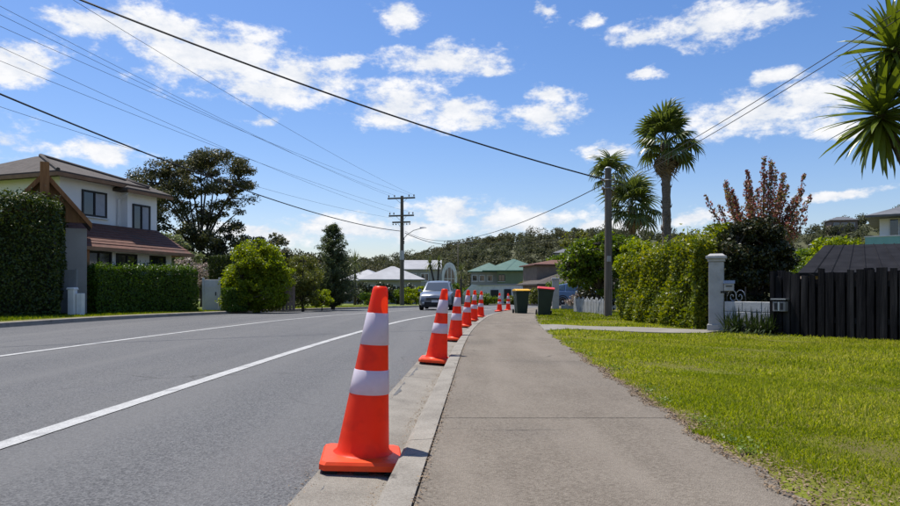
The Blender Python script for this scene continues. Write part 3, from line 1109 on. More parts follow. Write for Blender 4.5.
z = np.array([lz(a, b) for a, b in zip(x, yy)]) + r_.uniform(.008, .035, n)
pos = np.stack([x, yy, z], 1)[cl > .25]
o = npmesh('edge_weeds', leaf_quads(pos, np.tile([0, 0, 1.0], (len(pos), 1)), .022, .013, out=1.2, r=r_), 4, WEED)
tag(o, 'low broad-leaved weeds creeping along the path edge', 'weeds', kind='stuff')
# grit and crumbs caught in the gutter and along the back of the kerb
n = 2600
yy = 1.5 + r_.uniform(0, 1, n) ** 1.6 * 9
wh = r_.uniform(0, 1, n)
u = np.where(wh < .5, r_.normal(-.20, .03, n), np.where(wh < .8, r_.normal(.012, .012, n), r_.normal(-.54, .03, n)))
u = np.where(wh < .5, np.minimum(u, -.18), u)
x = np.array([xk(v) for v in yy]) + u
z = np.where(u < -.53, .006, np.where(u < -.17, .004 - (u + .535) * .082 + .003, .107))
pos = np.stack([x, yy, z], 1)
o = npmesh('gutter_grit', leaf_quads(pos, np.tile([0, 0, 1.0], (n, 1)), .012, .008, out=2.5, r=r_), 4, LITTER)
tag(o, 'brown grit and crumbs gathered along the kerb and gutter', 'grit', kind='stuff')

# ------------------------------------------------------------------ hills and their woods
RID = [(-700, 262), (-200, 262), (0, 264), (150, 264), (270, 260), (330, 260), (400, 255), (430, 252), (470, 246), (500, 244), (540, 241), (575, 236), (620, 234), (700, 236),
       (760, 238), (800, 236), (830, 228), (870, 221), (900, 217), (1100, 208), (1700, 215)]


def ridge(px):
    for (a, b), (c, d) in zip(RID[:-1], RID[1:]):
        if a <= px <= c:
            t = (px - a) / (c - a)
            return b + (d - b) * t
    return 255


def hz_(x, y):
    px = CX + x / max(y, 1) * F
    zr = ZZ(ridge(max(-700, min(1700, px))), 290)
    t = max(0, min(1, (y - 135) / 155))
    t = t * t * (3 - 2 * t)
    z0 = gz(120)
    z = z0 + (zr - 2.6 - z0) * t + t * (1.6 * math.sin(x * .05) + 1.2 * math.sin(y * .07 + x * .021))
    if y > 290:
        z -= (y - 290) * .02
    return z


vs_, fs = [], []
hy = list(np.linspace(134, 300, 24)) + [340, 420]
pxs = list(range(-700, 1701, 40))
for yv in hy:
    for px in pxs:
        x = (px - CX) / F * yv
        vs_.append((x, yv, hz_(x, yv) - .1 * (yv < 136)))
k = len(pxs)
for j in range(len(hy) - 1):
    for i in range(k - 1):
        fs.append((j * k + i, j * k + i + 1, (j + 1) * k + i + 1, (j + 1) * k + i))
tag(MB().add(vs_, fs).build('hills', HILL, smooth=True), kind='structure')

r_ = np.random.default_rng(21)
V = []
nt = 0
while nt < 1900:
    px = r_.uniform(120, 960)
    yv = 140 + 160 * r_.uniform() ** .8
    if 800 < px < 880 and 150 < yv < 290 and r_.uniform() < .35:
        continue
    x = (px - CX) / F * yv
    z = hz_(x, yv)
    h = r_.uniform(2.6, 5.2) * (1.35 if r_.uniform() < .06 else .85)
    rr = h * r_.uniform(.38, .6)
    m = 200
    dr = unit(r_.normal(size=(m, 3)))
    rad = r_.uniform(.5, 1, size=(m, 1)) ** .6
    pos = np.array([x, yv, z + h * .55]) + dr * rad * np.array([rr, rr, h * .5]) * (1 + .28 * lumps(dr, 4, nt)[:, None])
    V.append(leaf_quads(pos, dr, .62, .42, out=.8, r=r_))
    nt += 1
o = npmesh('hillside_woods', np.concatenate(V), 4, L_WOOD)
tag(o, 'dark olive woods covering the far hills', 'woods', kind='stuff')

# ------------------------------------------------------------------ traffic cones
def shear(pts, k):
    return [(x + k * z, y, z) for x, y, z in pts]


def cone_meshes(k):
    b = MB()
    w = .2
    prof = []
    for s, z in ((1.0, .020), (1.0, .046), (.95, .060), (.70, .068)):
        c = w * s
        ch = c * .13
        ring = [(c - ch, -c), (c, -c + ch), (c, c - ch), (c - ch, c), (-c + ch, c), (-c, c - ch), (-c, -c + ch), (-c + ch, -c)]
        prof.append([(x, y, z) for x, y in ring])
    vs_ = [p for rg in prof for p in rg]
    fs = [tuple(range(7, -1, -1)), tuple(range(24, 32))]
    for j in range(3):
        for i in range(8):
            fs.append((j * 8 + i, j * 8 + (i + 1) % 8, (j + 1) * 8 + (i + 1) % 8, (j + 1) * 8 + i))
    b.add(vs_, fs)
    base = b.mesh('base', CONE_B)
    feet = MB().box((0, 0, .010), (.07, .07, .0196), taper=.9).mesh('foot', CONE_F)

    def rad(z):
        return .132 - (.132 - .037) * (z - .066) / (.905 - .066)

    body = MB().lathe([(.150, .0665), (.138, .074)] + [(rad(z), z) for z in np.linspace(.09, .885, 14)] + [(.034, .900), (.026, .905)], 32, caps=False)
    body.lathe([(.026, .905), (.024, .890)], 32, caps=False)
    body.v = shear(body.v, k)
    me = body.mesh('body', CONE_O, True)
    bands = []
    for z0, z1 in ((.365, .485), (.610, .770)):
        m = MB().lathe([(rad(z0) + .0004, z0), (rad(z0) + .0028, z0 + .002), (rad((z0 + z1) / 2) + .0028, (z0 + z1) / 2), (rad(z1) + .0028, z1 - .002), (rad(z1) + .0004, z1)], 32, caps=False)
        m.v = shear(m.v, k)
        bands.append(m.mesh('reflective_band', BAND, True))
    return base, feet, me, bands


CONES = [(361.5, 463.5, .05, 3.2, 7), (436.0, 362.5, .05, 4.0, -3), (455, 340.2, .02, 2.5, 4), (466, 327.0, .01, 3, 0), (473.2, 321.0, .015, 2.6, 8),
         (480.3, 317.2, .01, 2.0, -6), (499.5, 311.8, .0, .5, 12), (508.3, 310.8, .0, -.5, 3)]
shared = {}
ORD = ['sixth', 'fifth', 'fourth', 'third', 'second', 'first']
CONE_LABELS = ['orange white-banded cone in the gutter, %s of the kerb row counted from the wheelie bins' % q for q in ORD]
CONE_LABELS += ['orange white-banded cone on the road, the farther one from the yellow-lidded bin', 'orange white-banded cone on the road, the closer one to the yellow-lidded bin']
for i, (px, py, k, tilt, yaw) in enumerate(CONES):
    d = 3.0
    for _ in range(60):
        d = F * (HCAM - gz(d)) / (py - HY)
        d = min(d, 60)
    kk = round(k, 2)
    if kk not in shared:
        shared[kk] = cone_meshes(kk)
    base, feet, body, bands = shared[kk]
    x = XX(px, d)
    far = i >= 6
    root = empty('traffic_cone', (x, d, gz(d) + (.0 if far else .0)), R(yaw),
                 CONE_LABELS[i], 'traffic cone',
                 'cones on the road past the bins' if far else 'cones lined up along the kerb')
    root.rotation_euler = (0, R(tilt), R(yaw))
    if not far:
        root.location.z += .2 * math.sin(R(tilt)) - .018
    for nm, me in (('base', base), ('body', body)):
        link(bpy.data.objects.new(nm, me), root)
    for fx in (-.15, 0, .15):
        for fy in (-.15, 0, .15):
            if fx or fy:
                link(bpy.data.objects.new('foot', feet), root).location = (fx, fy, 0)
    for me in bands:
        link(bpy.data.objects.new('reflective_band', me), root)


# ------------------------------------------------------------------ wheelie bins
def make_bin(px, d, lid, label, tilt, yaw, h=1.06, s=1.0):
    x = XX(px, d)
    root = empty('wheelie_bin', (x, d, lz(x, d) - .002), R(yaw), label, 'wheelie bin', 'wheelie bins on the verge')
    root.rotation_euler = (0, R(tilt), R(yaw))
    root.scale = (s, s, s)
    vs_, fs = [], []
    for z, hx, y0, y1 in ((.0, .205, -.24, .20), (.03, .215, -.25, .22), (.92, .280, -.345, .30), (.925, .300, -.365, .32), (.975, .300, -.365, .32)):
        vs_ += [(-hx, y0, z), (hx, y0, z), (hx, y1, z), (-hx, y1, z)]
    for j in range(4):
        for i in range(4):
            fs.append((j * 4 + i, j * 4 + (i + 1) % 4, (j + 1) * 4 + (i + 1) % 4, (j + 1) * 4 + i))
    fs += [(3, 2, 1, 0), (16, 17, 18, 19)]
    MB().add(vs_, fs).build('body', BIN_G, root, bevel=.02, seg=2)
    m = MB()
    pr = [(-.40, .977), (-.40, 1.0), (-.33, 1.045), (-.05, 1.066), (.22, 1.05), (.36, 1.0), (.36, .977)]
    m.prism(pr, -.315, .315)
    lidm = m.build('lid', lid, root, bevel=.012)
    MB().tube([(-.2, .37, .93), (-.2, .42, .95), (.2, .42, .95), (.2, .37, .93), (.2, .31, .93)], .016, 8).build('handle', BIN_G, root)
    MB().tube([(-.27, .27, .10), (.27, .27, .10)], .012, 8).build('axle', STEEL, root)
    for sx in (-1, 1):
        w = MB().lathe([(.04, -.028), (.088, -.028), (.10, -.016), (.10, .016), (.088, .028), (.04, .028)], 18, (sx * .275, .27, .101), 'x').build('wheel', RUBBER, root, True, auto=40)
    return root


make_bin(520.9, 23.6, BIN_Y, 'upright dark green wheelie bin with yellow lid on the verge', 0, 8, s=.84)
make_bin(543.7, 20.9, BIN_R, 'tilted dark green wheelie bin with red lid on the verge', 4.5, -6, s=.86)


# ------------------------------------------------------------------ cars
def make_car(name, label, loc, rz, paint, group=None):
    """4.55 m SUV, front towards local -y"""
    root = empty(name, loc, rz, label, 'car', group)
    # stations along the length: y, half width low, half width belt, z sill, z belt, z top centre
    ST = [(-2.27, .62, .60, .34, .62, .70), (-2.20, .80, .74, .28, .74, .84), (-2.0, .88, .83, .26, .86, .94), (-1.6, .91, .87, .26, .95, 1.02), (-1.1, .915, .885, .27, 1.00, 1.09), (-.6, .915, .89, .27, 1.02, 1.10),
          (.4, .915, .89, .27, 1.03, 1.10), (1.4, .91, .885, .27, 1.05, 1.12), (1.95, .90, .87, .30, 1.05, 1.13), (2.18, .85, .82, .36, 1.02, 1.10), (2.28, .74, .72, .46, .92, .98)]
    vs_, fs = [], []
    for (y, w0, w1, zs, zb, zt) in ST:
        zm = zs + (zb - zs) * .55
        ring = [(-w0 * .86, zs), (-w0, zs + .08), (-w0 * 1.005, zm), (-w1, zb), (-w1 * .80, zb + (zt - zb) * .75), (0, zt),
                (w1 * .80, zb + (zt - zb) * .75), (w1, zb), (w0 * 1.005, zm), (w0, zs + .08), (w0 * .86, zs)]
        vs_ += [(a, y, b) for a, b in ring]
    k = 11
    for j in range(len(ST) - 1):
        for i in range(k):
            a, b = j * k + i, j * k + (i + 1) % k
            fs.append((a, b, b + k, a + k))
    fs += [tuple(range(k)), tuple(range((len(ST) - 1) * k, len(ST) * k))[::-1]]
    MB().add(vs_, fs).build('body', paint, root, smooth=True, auto=35)
    # cabin: pillars and roof, glass just proud of it
    CB = [(-.98, .80, 1.045, .80, 1.046), (-.30, .82, 1.06, .66, 1.56), (.25, .83, 1.06, .66, 1.65), (1.2, .82, 1.07, .64, 1.62), (1.75, .80, 1.08, .60, 1.54), (2.10, .76, 1.08, .72, 1.10)]
    vs_, fs = [], []
    for (y, wb, zb, wt, zt) in CB:
        vs_ += [(-wb, y, zb), (-wt, y, zt - .03), (-wt * .82, y, zt), (0, y, zt + .02 * (zt > 1.2)), (wt * .82, y, zt), (wt, y, zt - .03), (wb, y, zb)]
    for j in range(len(CB) - 1):
        for i in range(6):
            a = j * 7 + i
            fs.append((a, a + 1, a + 8, a + 7))
    MB().add(vs_, fs).build('cabin', paint, root, smooth=True, auto=30)

    def panel(nm, pts, mat):
        c = sum((Vector(p) for p in pts), Vector()) / len(pts)
        nrm = (Vector(pts[1]) - Vector(pts[0])).cross(Vector(pts[2]) - Vector(pts[0])).normalized()
        a = [Vector(p) + nrm * .006 for p in pts]
        b = [Vector(p) - nrm * .012 for p in pts]
        n_ = len(pts)
        f_ = [tuple(range(n_)), tuple(range(2 * n_ - 1, n_ - 1, -1))] + [(i, n_ + i, n_ + (i + 1) % n_, (i + 1) % n_) for i in range(n_)]
        return MB().add(a + b, f_).build(nm, mat, root)
    panel('windscreen', [(-.70, -.915, 1.105), (.70, -.915, 1.105), (.565, -.345, 1.545), (-.565, -.345, 1.545)], CARGLASS)
    panel('rear_window', [(.60, 2.06, 1.18), (-.60, 2.06, 1.18), (-.50, 1.80, 1.49), (.50, 1.80, 1.49)], CARGLASS)
    for s in (-1, 1):
        for a in ([(.818, -.55, 1.12), (.828, .28, 1.12), (.672, .25, 1.57), (.672, -.22, 1.51)], [(.828, .36, 1.12), (.82, 1.15, 1.13), (.655, 1.12, 1.55), (.672, .36, 1.57)], [(.815, 1.23, 1.14), (.795, 1.72, 1.16), (.625, 1.66, 1.48), (.652, 1.22, 1.54)]):
            pts = [(s * (x + .004), y, z) for x, y, z in a]
            panel('side_window', pts if s > 0 else pts[::-1], CARGLASS)
        h = MB()
        h.add([(s * .52, -2.262, .70), (s * .80, -2.10, .72), (s * .84, -1.96, .82), (s * .55, -2.20, .80), (s * .52, -2.16, .70), (s * .80, -1.98, .72), (s * .82, -1.9, .82), (s * .55, -2.1, .80)],
              [(0, 1, 2, 3), (7, 6, 5, 4), (0, 4, 5, 1), (1, 5, 6, 2), (2, 6, 7, 3), (3, 7, 4, 0)])
        h.build('headlight', LAMP, root)
        MB().box((s * .60, -2.245, .44), (.17, .06, .08)).build('fog_lamp', LAMP, root, bevel=.01)
        m = MB().box((s * 1.0, -.62, 1.10), (.20, .12, .15), taper=.85)
        m.tube([(s * .86, -.60, 1.07), (s * .94, -.61, 1.07)], .025, 6)
        m.build('wing_mirror', paint, root, bevel=.03)
        for y in (-1.42, 1.32):
            t = MB().lathe([(.20, -.105), (.315, -.105), (.345, -.075), (.35, 0), (.345, .075), (.315, .105), (.20, .105)], 26, (s * .82, y, .35), 'x').build('tyre', RUBBER, root, True, auto=35)
            t.name = 'wheel'
            rim = MB().lathe([(.03, .115), (.07, .118), (.08, .095), (.20, .085), (.225, .108), (.232, .108), (.232, .02)] if s > 0 else [(.03, -.115), (.07, -.118), (.08, -.095), (.20, -.085), (.225, -.108), (.232, -.108), (.232, -.02)], 20, (s * .82, y, .35), 'x').build('rim', STEEL, t, True, auto=30)
            arch = MB()
            ring_o = [(y + .43 * math.cos(a), .37 + .43 * math.sin(a)) for a in np.linspace(-.15, math.pi + .15, 14)]
            ring_i = [(y + .365 * math.cos(a), .36 + .365 * math.sin(a)) for a in np.linspace(-.15, math.pi + .15, 14)]
            n_ = 14
            v_ = [(s * .926, *p) for p in ring_o] + [(s * .926, *p) for p in ring_i] + [(s * .86, *p) for p in ring_o] + [(s * .80, *p) for p in ring_i]
            f_ = []
            for i in range(n_ - 1):
                f_ += [(i, i + 1, n_ + i + 1, n_ + i), (2 * n_ + i, 2 * n_ + i + 1, i + 1, i), (n_ + i, n_ + i + 1, 3 * n_ + i + 1, 3 * n_ + i)]
            arch.add(v_, f_).build('wheel_arch', BLACKP, root)
    g_ = MB().box((0, -2.285, .68), (.96, .05, .055)).box((0, -2.285, .60), (.96, .05, .055))
    g_.build('grille', BLACKP, root, bevel=.01)
    MB().box((0, -2.275, .40), (1.15, .07, .16)).build('lower_grille', BLACKP, root, bevel=.015)
    MB().box((0, -2.10, .235), (1.5, .3, .09)).build('skid_plate', BLACKP, root, bevel=.02)
    MB().box((0, -2.315, .52), (.36, .015, .125)).build('number_plate', PLATE, root, bevel=.004)
    for s in (-1, 1):
        MB().tube([(s * .60, -.05, 1.625), (s * .60, .1, 1.70), (s * .59, 1.2, 1.685), (s * .58, 1.4, 1.62)], .017, 6).build('roof_rail', BLACKP, root)
        MB().box((s * .68, 2.23, .88), (.20, .10, .22)).build('tail_light', BIN_R, root, bevel=.02)
    MB().box((0, 0, .40), (1.5, 4.2, .30)).build('underbody', BLACKP, root)
    return root


d = 37.5
make_car('approaching_car', 'silver suv driving up the road towards the row of cones', (XX(438.5, d), d, gz(d) + .004), R(-4), SILVER)
d = 46.0
make_car('parked_car', 'small blue car parked behind the white pier under the trees', (XX(585, d), d, gz(d) + .105), R(60), BLUEC)


# ------------------------------------------------------------------ poles and wires
def make_pole(px, d, h, label):
    root = empty('power_pole', (XX(px, d), d, gz(d) - .02), R(-14), label, 'utility pole')
    MB().tube([(0, 0, -.3), (0, 0, h * .5), (0, 0, h)], [.21, .175, .135], 12).build('pole', TIMBER_POLE, root, smooth=True, auto=40)
    MB().tube([(0, 0, 4.1), (0, 0, 4.9)], .205, 12).build('steel_band', STEEL, root)
    for z, w in ((h - .22, 2.5), (h - 1.75, 2.3), (h - 2.32, 1.65)):
        arm = MB().box((0, -.19, z), (w, .11, .13)).build('crossarm', TIMBER_POLE, root, bevel=.008)
        xs = [-w * .46, -w * .30, w * .30, w * .46] if w < 2.4 else [-w * .46, -w * .25, w * .28, w * .46]
        for x in xs:
            MB().lathe([(.012, .07), (.012, .12), (.055, .13), (.065, .17), (.04, .20), (.06, .215), (.06, .26), (.03, .29)] if w > 2 else [(.012, -.07), (.012, -.12), (.055, -.13), (.06, -.2), (.03, -.24)],
                       8, (x, -.19, z)).build('insulator', INSUL, arm)
        for s in (-1, 1):
            MB().tube([(s * w * .22, -.20, z - .02), (s * .10, -.12, z - .42)], .016, 5).build('brace', STEEL, root)
    lamp = MB().tube([(.13, 0, h - 3.75), (.5, -.05, h - 3.4), (1.1, -.1, h - 3.05), (1.75, -.15, h - 2.9)], .032, 8).build('lamp_arm', STEEL, root)
    MB().add([(1.7, -.26, h - 2.93), (2.3, -.24, h - 2.86), (2.3, -.08, h - 2.86), (1.7, -.04, h - 2.93), (1.7, -.22, h - 2.80), (2.2, -.2, h - 2.80), (2.2, -.12, h - 2.80), (1.7, -.08, h - 2.80)],
             [(3, 2, 1, 0), (4, 5, 6, 7), (0, 1, 5, 4), (1, 2, 6, 5), (2, 3, 7, 6), (3, 0, 4, 7)]).build('lamp_head', STEEL, lamp)
    for z in (h - 3.8, h - 4.0, h - 4.15):
        MB().box((.17, -.05, z), (.12, .10, .11)).build('cable_clamp', FRAME_D, root)
    return root


make_pole(402, 57.0, 9.7, 'tall timber power pole with three crossarms and a street lamp arm')


def make_small_pole(px, d, top_py, label):
    x = XX(px, d)
    z0 = lz(x, d)
    h = ZZ(top_py, d) - z0
    root = empty('service_pole', (x, d, z0 - .02), 0, label, 'utility pole')
    MB().tube([(0, 0, -.3), (.01, 0, h * .5), (0, 0, h)], [.125, .112, .098], 12).build('pole', TIMBER_POLE, root, smooth=True, auto=40)
    MB().lathe([(.105, 0), (.105, .02), (.06, .05)], 12, (0, 0, h)).build('cap', STEEL, root)
    for z in (h - .35, h - .6):
        MB().tube([(-.16, -.05, z), (0, -.12, z), (.16, -.05, z)], .018, 6).build('bracket', STEEL, root)
        for s in (-1, 1):
            MB().lathe([(.02, -.03), (.04, -.02), (.04, .03), (.02, .05)], 8, (s * .17, -.05, z)).build('insulator', INSUL, root)
    MB().box((.0, -.125, 1.75), (.11, .05, .17)).build('tag_plate', STEEL, root)
    MB().tube([(.09, -.06, .0), (.088, -.055, 1.2), (.085, -.05, 2.5)], .018, 6).build('conduit', STEEL, root)
    return root


make_small_pole(608, 19.6, 168, 'short weathered timber service pole standing on the verge before the lime hedge')
# a second street lamp standing farther down the road
d = 88.0
x = XX(458, d)
lp = empty('street_lamp', (x, d, gz(d) - .02), 0, 'slender grey street lamp with twin arms far down the street', 'street lamp')
h = ZZ(242, d) - gz(d)
MB().tube([(0, 0, -.2), (0, 0, h)], [.07, .045], 8).build('pole', TIMBER_POLE, lp, smooth=True)
for s, l in ((1, 1.5), (-1, .9)):
    MB().tube([(0, 0, h - .3), (s * .5, 0, h - .05), (s * l, 0, h + .12)], .035, 6).build('lamp_arm', STEEL, lp)
    MB().box((s * (l + .25), 0, h + .12), (.6, .2, .1)).build('lamp_head', STEEL, lp, bevel=.02)


def wire(name, label, a, b, sag, r, group, n=28):
    a, b = Vector(a), Vector(b)
    pts = [a.lerp(b, t) - Vector((0, 0, sag * 4 * t * (1 - t))) for t in np.linspace(0, 1, n)]
    mid = a.copy()
    o = MB().tube(pts, r, 5).build(name, WIRE)
    return tag(o, label, 'cable', group)


# thick service cable from the roadside pole out of view to the short pole
wire('service_cable', 'thick black cable crossing the sky to the short timber service pole', P(-460, -232, 10), P(606, 180, 19.6), .52, .022, None)
wire('service_cable', 'thick black cable passing the big dark tree to the tall power pole', P(-460, -105, 10), P(400, 231, 57), .95, .028, None)
ENDS = [((-460, -236), (389, 195.5), .4), ((-460, -214), (395, 195.5), .4), ((-460, -180), (412, 195.5), .4), ((-460, -170), (391, 212), .5), ((-460, -130), (411, 212), .5), ((-460, -48), (393, 218), .55)]
ARM = ['house-side end of the top crossarm', 'inner house-side insulator of the top crossarm', 'inner road-side insulator of the top crossarm', 'house-side end of the middle crossarm', 'road-side end of the middle crossarm', 'lowest, shortest crossarm']
for (a, b, s), arm in zip(ENDS, ARM):
    wire('power_line', 'thin power line to the %s on the tall pole' % arm, P(a[0], a[1], 10), P(b[0], b[1], 56.8), s, .0065, 'thin power lines to the tall power pole')
wire('power_line', 'thin power line to the road-side end of the top crossarm on the tall pole', P(-250, -200, 10), P(415, 195.5, 56.8), .4, .0065, None)
for k in range(2):
    wire('service_line', '%s thin service line of the pair rising from the short pole towards the yucca' % ('upper', 'lower')[k], P(610, 186 + 5 * k, 19.6), P(1010, -62 + 9 * k, 9), .12, .008, 'paired service lines above the lime hedge')
wire('service_cable', 'cable sagging from the tall power pole across to the short service pole', P(405, 231, 57), P(604, 184, 19.6), 1.25, .014, None)
wire('service_cable', 'cable sagging from the tall power pole to the twin-armed street lamp', P(405, 233, 57), P(458, 243, 88), .5, .03, None)
wire('service_cable', 'cable running on from the street lamp towards the wooded hill', P(458, 243, 88), P(575, 236, 120), .7, .03, None)

# ------------------------------------------------------------------ building helpers (local frames)
def hip_roof(x0, x1, y0, y1, z, rise, ov=.45, t=.12, along=None, kk=None):
    """closed hip roof over a rectangle, with a fascia of height t"""
    x0, x1, y0, y1 = x0 - ov, x1 + ov, y0 - ov, y1 + ov
    m = MB()
    w, l = x1 - x0, y1 - y0
    if (along or ('x' if w >= l else 'y')) == 'x':
        k = min(l / 2, w / 2 - .02)
        rg = [(x0 + k, (y0 + y1) / 2), (x1 - k, (y0 + y1) / 2)]
        c = [(x0, y0), (x1, y0), (x1, y1), (x0, y1)]
        v = [(a, b, z) for a, b in c] + [(a, b, z + t) for a, b in c] + [(a, b, z + t + rise) for a, b in rg]
        f = [(3, 2, 1, 0), (0, 1, 5, 4), (1, 2, 6, 5), (2, 3, 7, 6), (3, 0, 4, 7), (4, 5, 9, 8), (5, 6, 9), (6, 7, 8, 9), (7, 4, 8)]
    else:
        k = kk or min(w / 2, l / 2 - .02)
        rg = [((x0 + x1) / 2, y0 + k), ((x0 + x1) / 2, y1 - k)]
        c = [(x0, y0), (x1, y0), (x1, y1), (x0, y1)]
        v = [(a, b, z) for a, b in c] + [(a, b, z + t) for a, b in c] + [(a, b, z + t + rise) for a, b in rg]
        f = [(3, 2, 1, 0), (0, 1, 5, 4), (1, 2, 6, 5), (2, 3, 7, 6), (3, 0, 4, 7), (4, 5, 8), (5, 6, 9, 8), (6, 7, 9), (7, 4, 8, 9)]
    return m.add(v, f)


def gable_roof(x0, x1, y0, y1, z, rise, ov=.4, t=.12):
    """ridge along x"""
    ym = (y0 + y1) / 2
    s = rise / ((y1 - y0) / 2)
    pr = [(y0 - ov, z - ov * s), (ym, z + rise), (y1 + ov, z - ov * s), (y1 + ov, z - ov * s + t), (ym, z + rise + t), (y0 - ov, z - ov * s + t)]
    return MB().prism(pr, x0 - ov, x1 + ov)


def window(root, c, w, h, axis, sgn, frame=FRAME_D, mull=1, fw=.07, blind=0.0, bars=0):
    """framed window on a wall: axis 'y' = wall faces +-y; c is the centre on the wall plane"""
    m = MB()
    cx, cy, cz = c

    def bx(mb, u, v, su, sv, dep0, dep1):
        dc, dd = (dep0 + dep1) / 2 * sgn, dep1 - dep0
        if axis == 'y':
            mb.box((cx + u, cy + dc, cz + v), (su, dd, sv))
        else:
            mb.box((cx + dc, cy + u, cz + v), (dd, su, sv))
    bx(m, 0, h / 2 - fw / 2, w, fw, -.03, .055)
    bx(m, 0, -h / 2 + fw / 2, w, fw, -.03, .055)
    for u in (-w / 2 + fw / 2, w / 2 - fw / 2):
        bx(m, u, 0, fw, h - 2 * fw - .002, -.03, .052)
    for i in range(mull):
        bx(m, -w / 2 + w * (i + 1) / (mull + 1), 0, fw * .8, h - 2 * fw - .002, -.03, .048)
    f = m.build('window', frame, root)
    p = MB()
    bx(p, 0, 0, w - fw, h - fw, -.02, .012)
    p.build('pane', GLASS, f)
    s_ = MB()
    bx(s_, 0, -h / 2 - .035, w + .12, .05, -.02, .10)
    s_.build('sill', WHITE, f)
    if blind:
        q = MB()
        bx(q, w * (.25 if blind > 0 else -.25) * (1 if mull else 0), 0, w / 2 * (.8 if mull else 1.6), h - 2 * fw, .0125, .016)
        q.build('curtain', CURTAIN, f)
    return f


def door(root, c, w, h, axis, sgn, mat=FRAME_D):
    m = MB()
    cx, cy, cz = c
    if axis == 'y':
        m.box((cx, cy + .03 * sgn, cz + h / 2), (w, .08, h))
    else:
        m.box((cx + .03 * sgn, cy, cz + h / 2), (.08, w, h))
    o = m.build('door', mat, root)
    k = MB()
    if axis == 'y':
        k.box((cx + w * .4, cy + .09 * sgn, cz + h * .48), (.05, .05, .14))
    else:
        k.box((cx + .09 * sgn, cy + w * .4, cz + h * .48), (.05, .05, .14))
    k.build('handle', STEEL, o)
    return o


# ------------------------------------------------------------------ two-storey house across the road
gzl = gz(24) + .09
hs = empty('house', (-14.4, 24.0, gzl), math.atan2(5, 1.7), 'white two-storey house with red-brown tiled lower roof and cedar gable', 'house')
MB().span((0, 0, -.1), (2.8, 6.3, 5.06)).build('wall', WALLW, hs)
MB().span((2.802, -.35, -.1), (4.40, 5.4, 4.86)).build('wall', WALLW, hs)
rf = hip_roof(0, 3.3, 0, 6.3, 5.062, 1.15, ov=.5, along='y', kk=3.5).build('roof', TILE_GREY, hs)
MB().span((-.57, -.57, 4.98), (3.8, -.503, 5.11)).build('gutter', FASCIA, rf)
MB().span((-.57, -.50, 4.98), (-.503, 6.8, 5.11)).build('gutter', FASCIA, rf)
rf2 = hip_roof(2.802, 4.40, -.35, 5.4, 4.862, .62, ov=.42, along='y').build('roof', TILE_GREY, hs)
MB().span((2.38, -.83, 4.78), (4.85, -.774, 4.90)).build('gutter', FASCIA, rf2)
for q0, q1 in (((-.5, -.5), (1.65, 3.0)), ((3.8, -.5), (1.65, 3.0))):
    MB().tube([(q0[0], q0[1], 5.20), (q1[0], q1[1], 6.36)], .075, 7).build('ridge_cap', TILE_GREY, rf)
MB().tube([(2.55, -.62, 4.75), (2.60, -.10, 4.55), (2.60, -.06, 3.5)], .045, 7).build('downpipe', WHITE, hs)
window(hs, (1.50, 0, 4.22), 1.15, 1.0, 'y', -1, blind=.1)
window(hs, (3.52, -.35, 3.80), .95, 1.25, 'y', -1, mull=1, blind=.1)
window(hs, (.0, .75, 4.0), .62, 1.5, 'x', -1, frame=WHITE, mull=0, blind=.1)
window(hs, (.0, 4.3, 4.0), 1.4, 1.2, 'x', -1)
# lower storey: set forward, under its own lean-to tiles
MB().span((-.4, -1.45, -.1), (4.05, -.352, 2.50)).build('lower_wall', WALLW, hs)
low = MB().add([(-1.0, -2.05, 2.40), (4.6, -2.05, 2.40), (5.3, .9, 2.45), (4.41, -.36, 3.42), (-1.0, -.003, 3.42), (-1.0, -2.05, 2.28), (4.6, -2.05, 2.28), (5.3, .9, 2.28), (-1.0, -.003, 2.5), (4.41, -.36, 2.5)],
               [(0, 1, 3, 4), (1, 2, 3), (0, 5, 6, 1), (1, 6, 7, 2), (0, 4, 8, 5), (5, 8, 9, 7, 6), (2, 7, 9, 3), (3, 9, 8, 4)])
lr = low.build('lower_roof', TILE_RED, hs)
MB().span((-1.05, -2.13, 2.27), (4.65, -2.055, 2.39)).build('gutter', FASCIA, lr)
for k in range(1, 9):                               # courses of tile step down the lean-to
    t0, t1 = k / 9.0, (k + 1) / 9.0
    ya, yb = -2.05 + 1.69 * t0, -2.05 + 1.69 * t1
    za, zb = 2.40 + 1.02 * t0, 2.40 + 1.02 * t1
    xr0, xr1 = 4.6 - .19 * t0, 4.6 - .19 * t1
    MB().add([(-1.0, ya, za + .03), (xr0, ya, za + .03), (xr1 - .02, yb, zb + .008), (-1.0, yb, zb + .008), (-1.0, ya, za + .003), (xr0, ya, za + .003)],
             [(0, 1, 2, 3), (4, 5, 1, 0)]).build('tile_course', TILE_RED, lr)
window(hs, (.35, -1.45, 1.78), 1.15, 1.0, 'y', -1)
window(hs, (1.65, -1.45, 1.75), 1.0, 1.0, 'y', -1)
window(hs, (3.25, -1.45, 1.75), .85, 1.0, 'y', -1)
MB().box((-.55, -1.90, 1.1), (.12, .12, 2.35)).build('porch_post', CEDAR, hs)
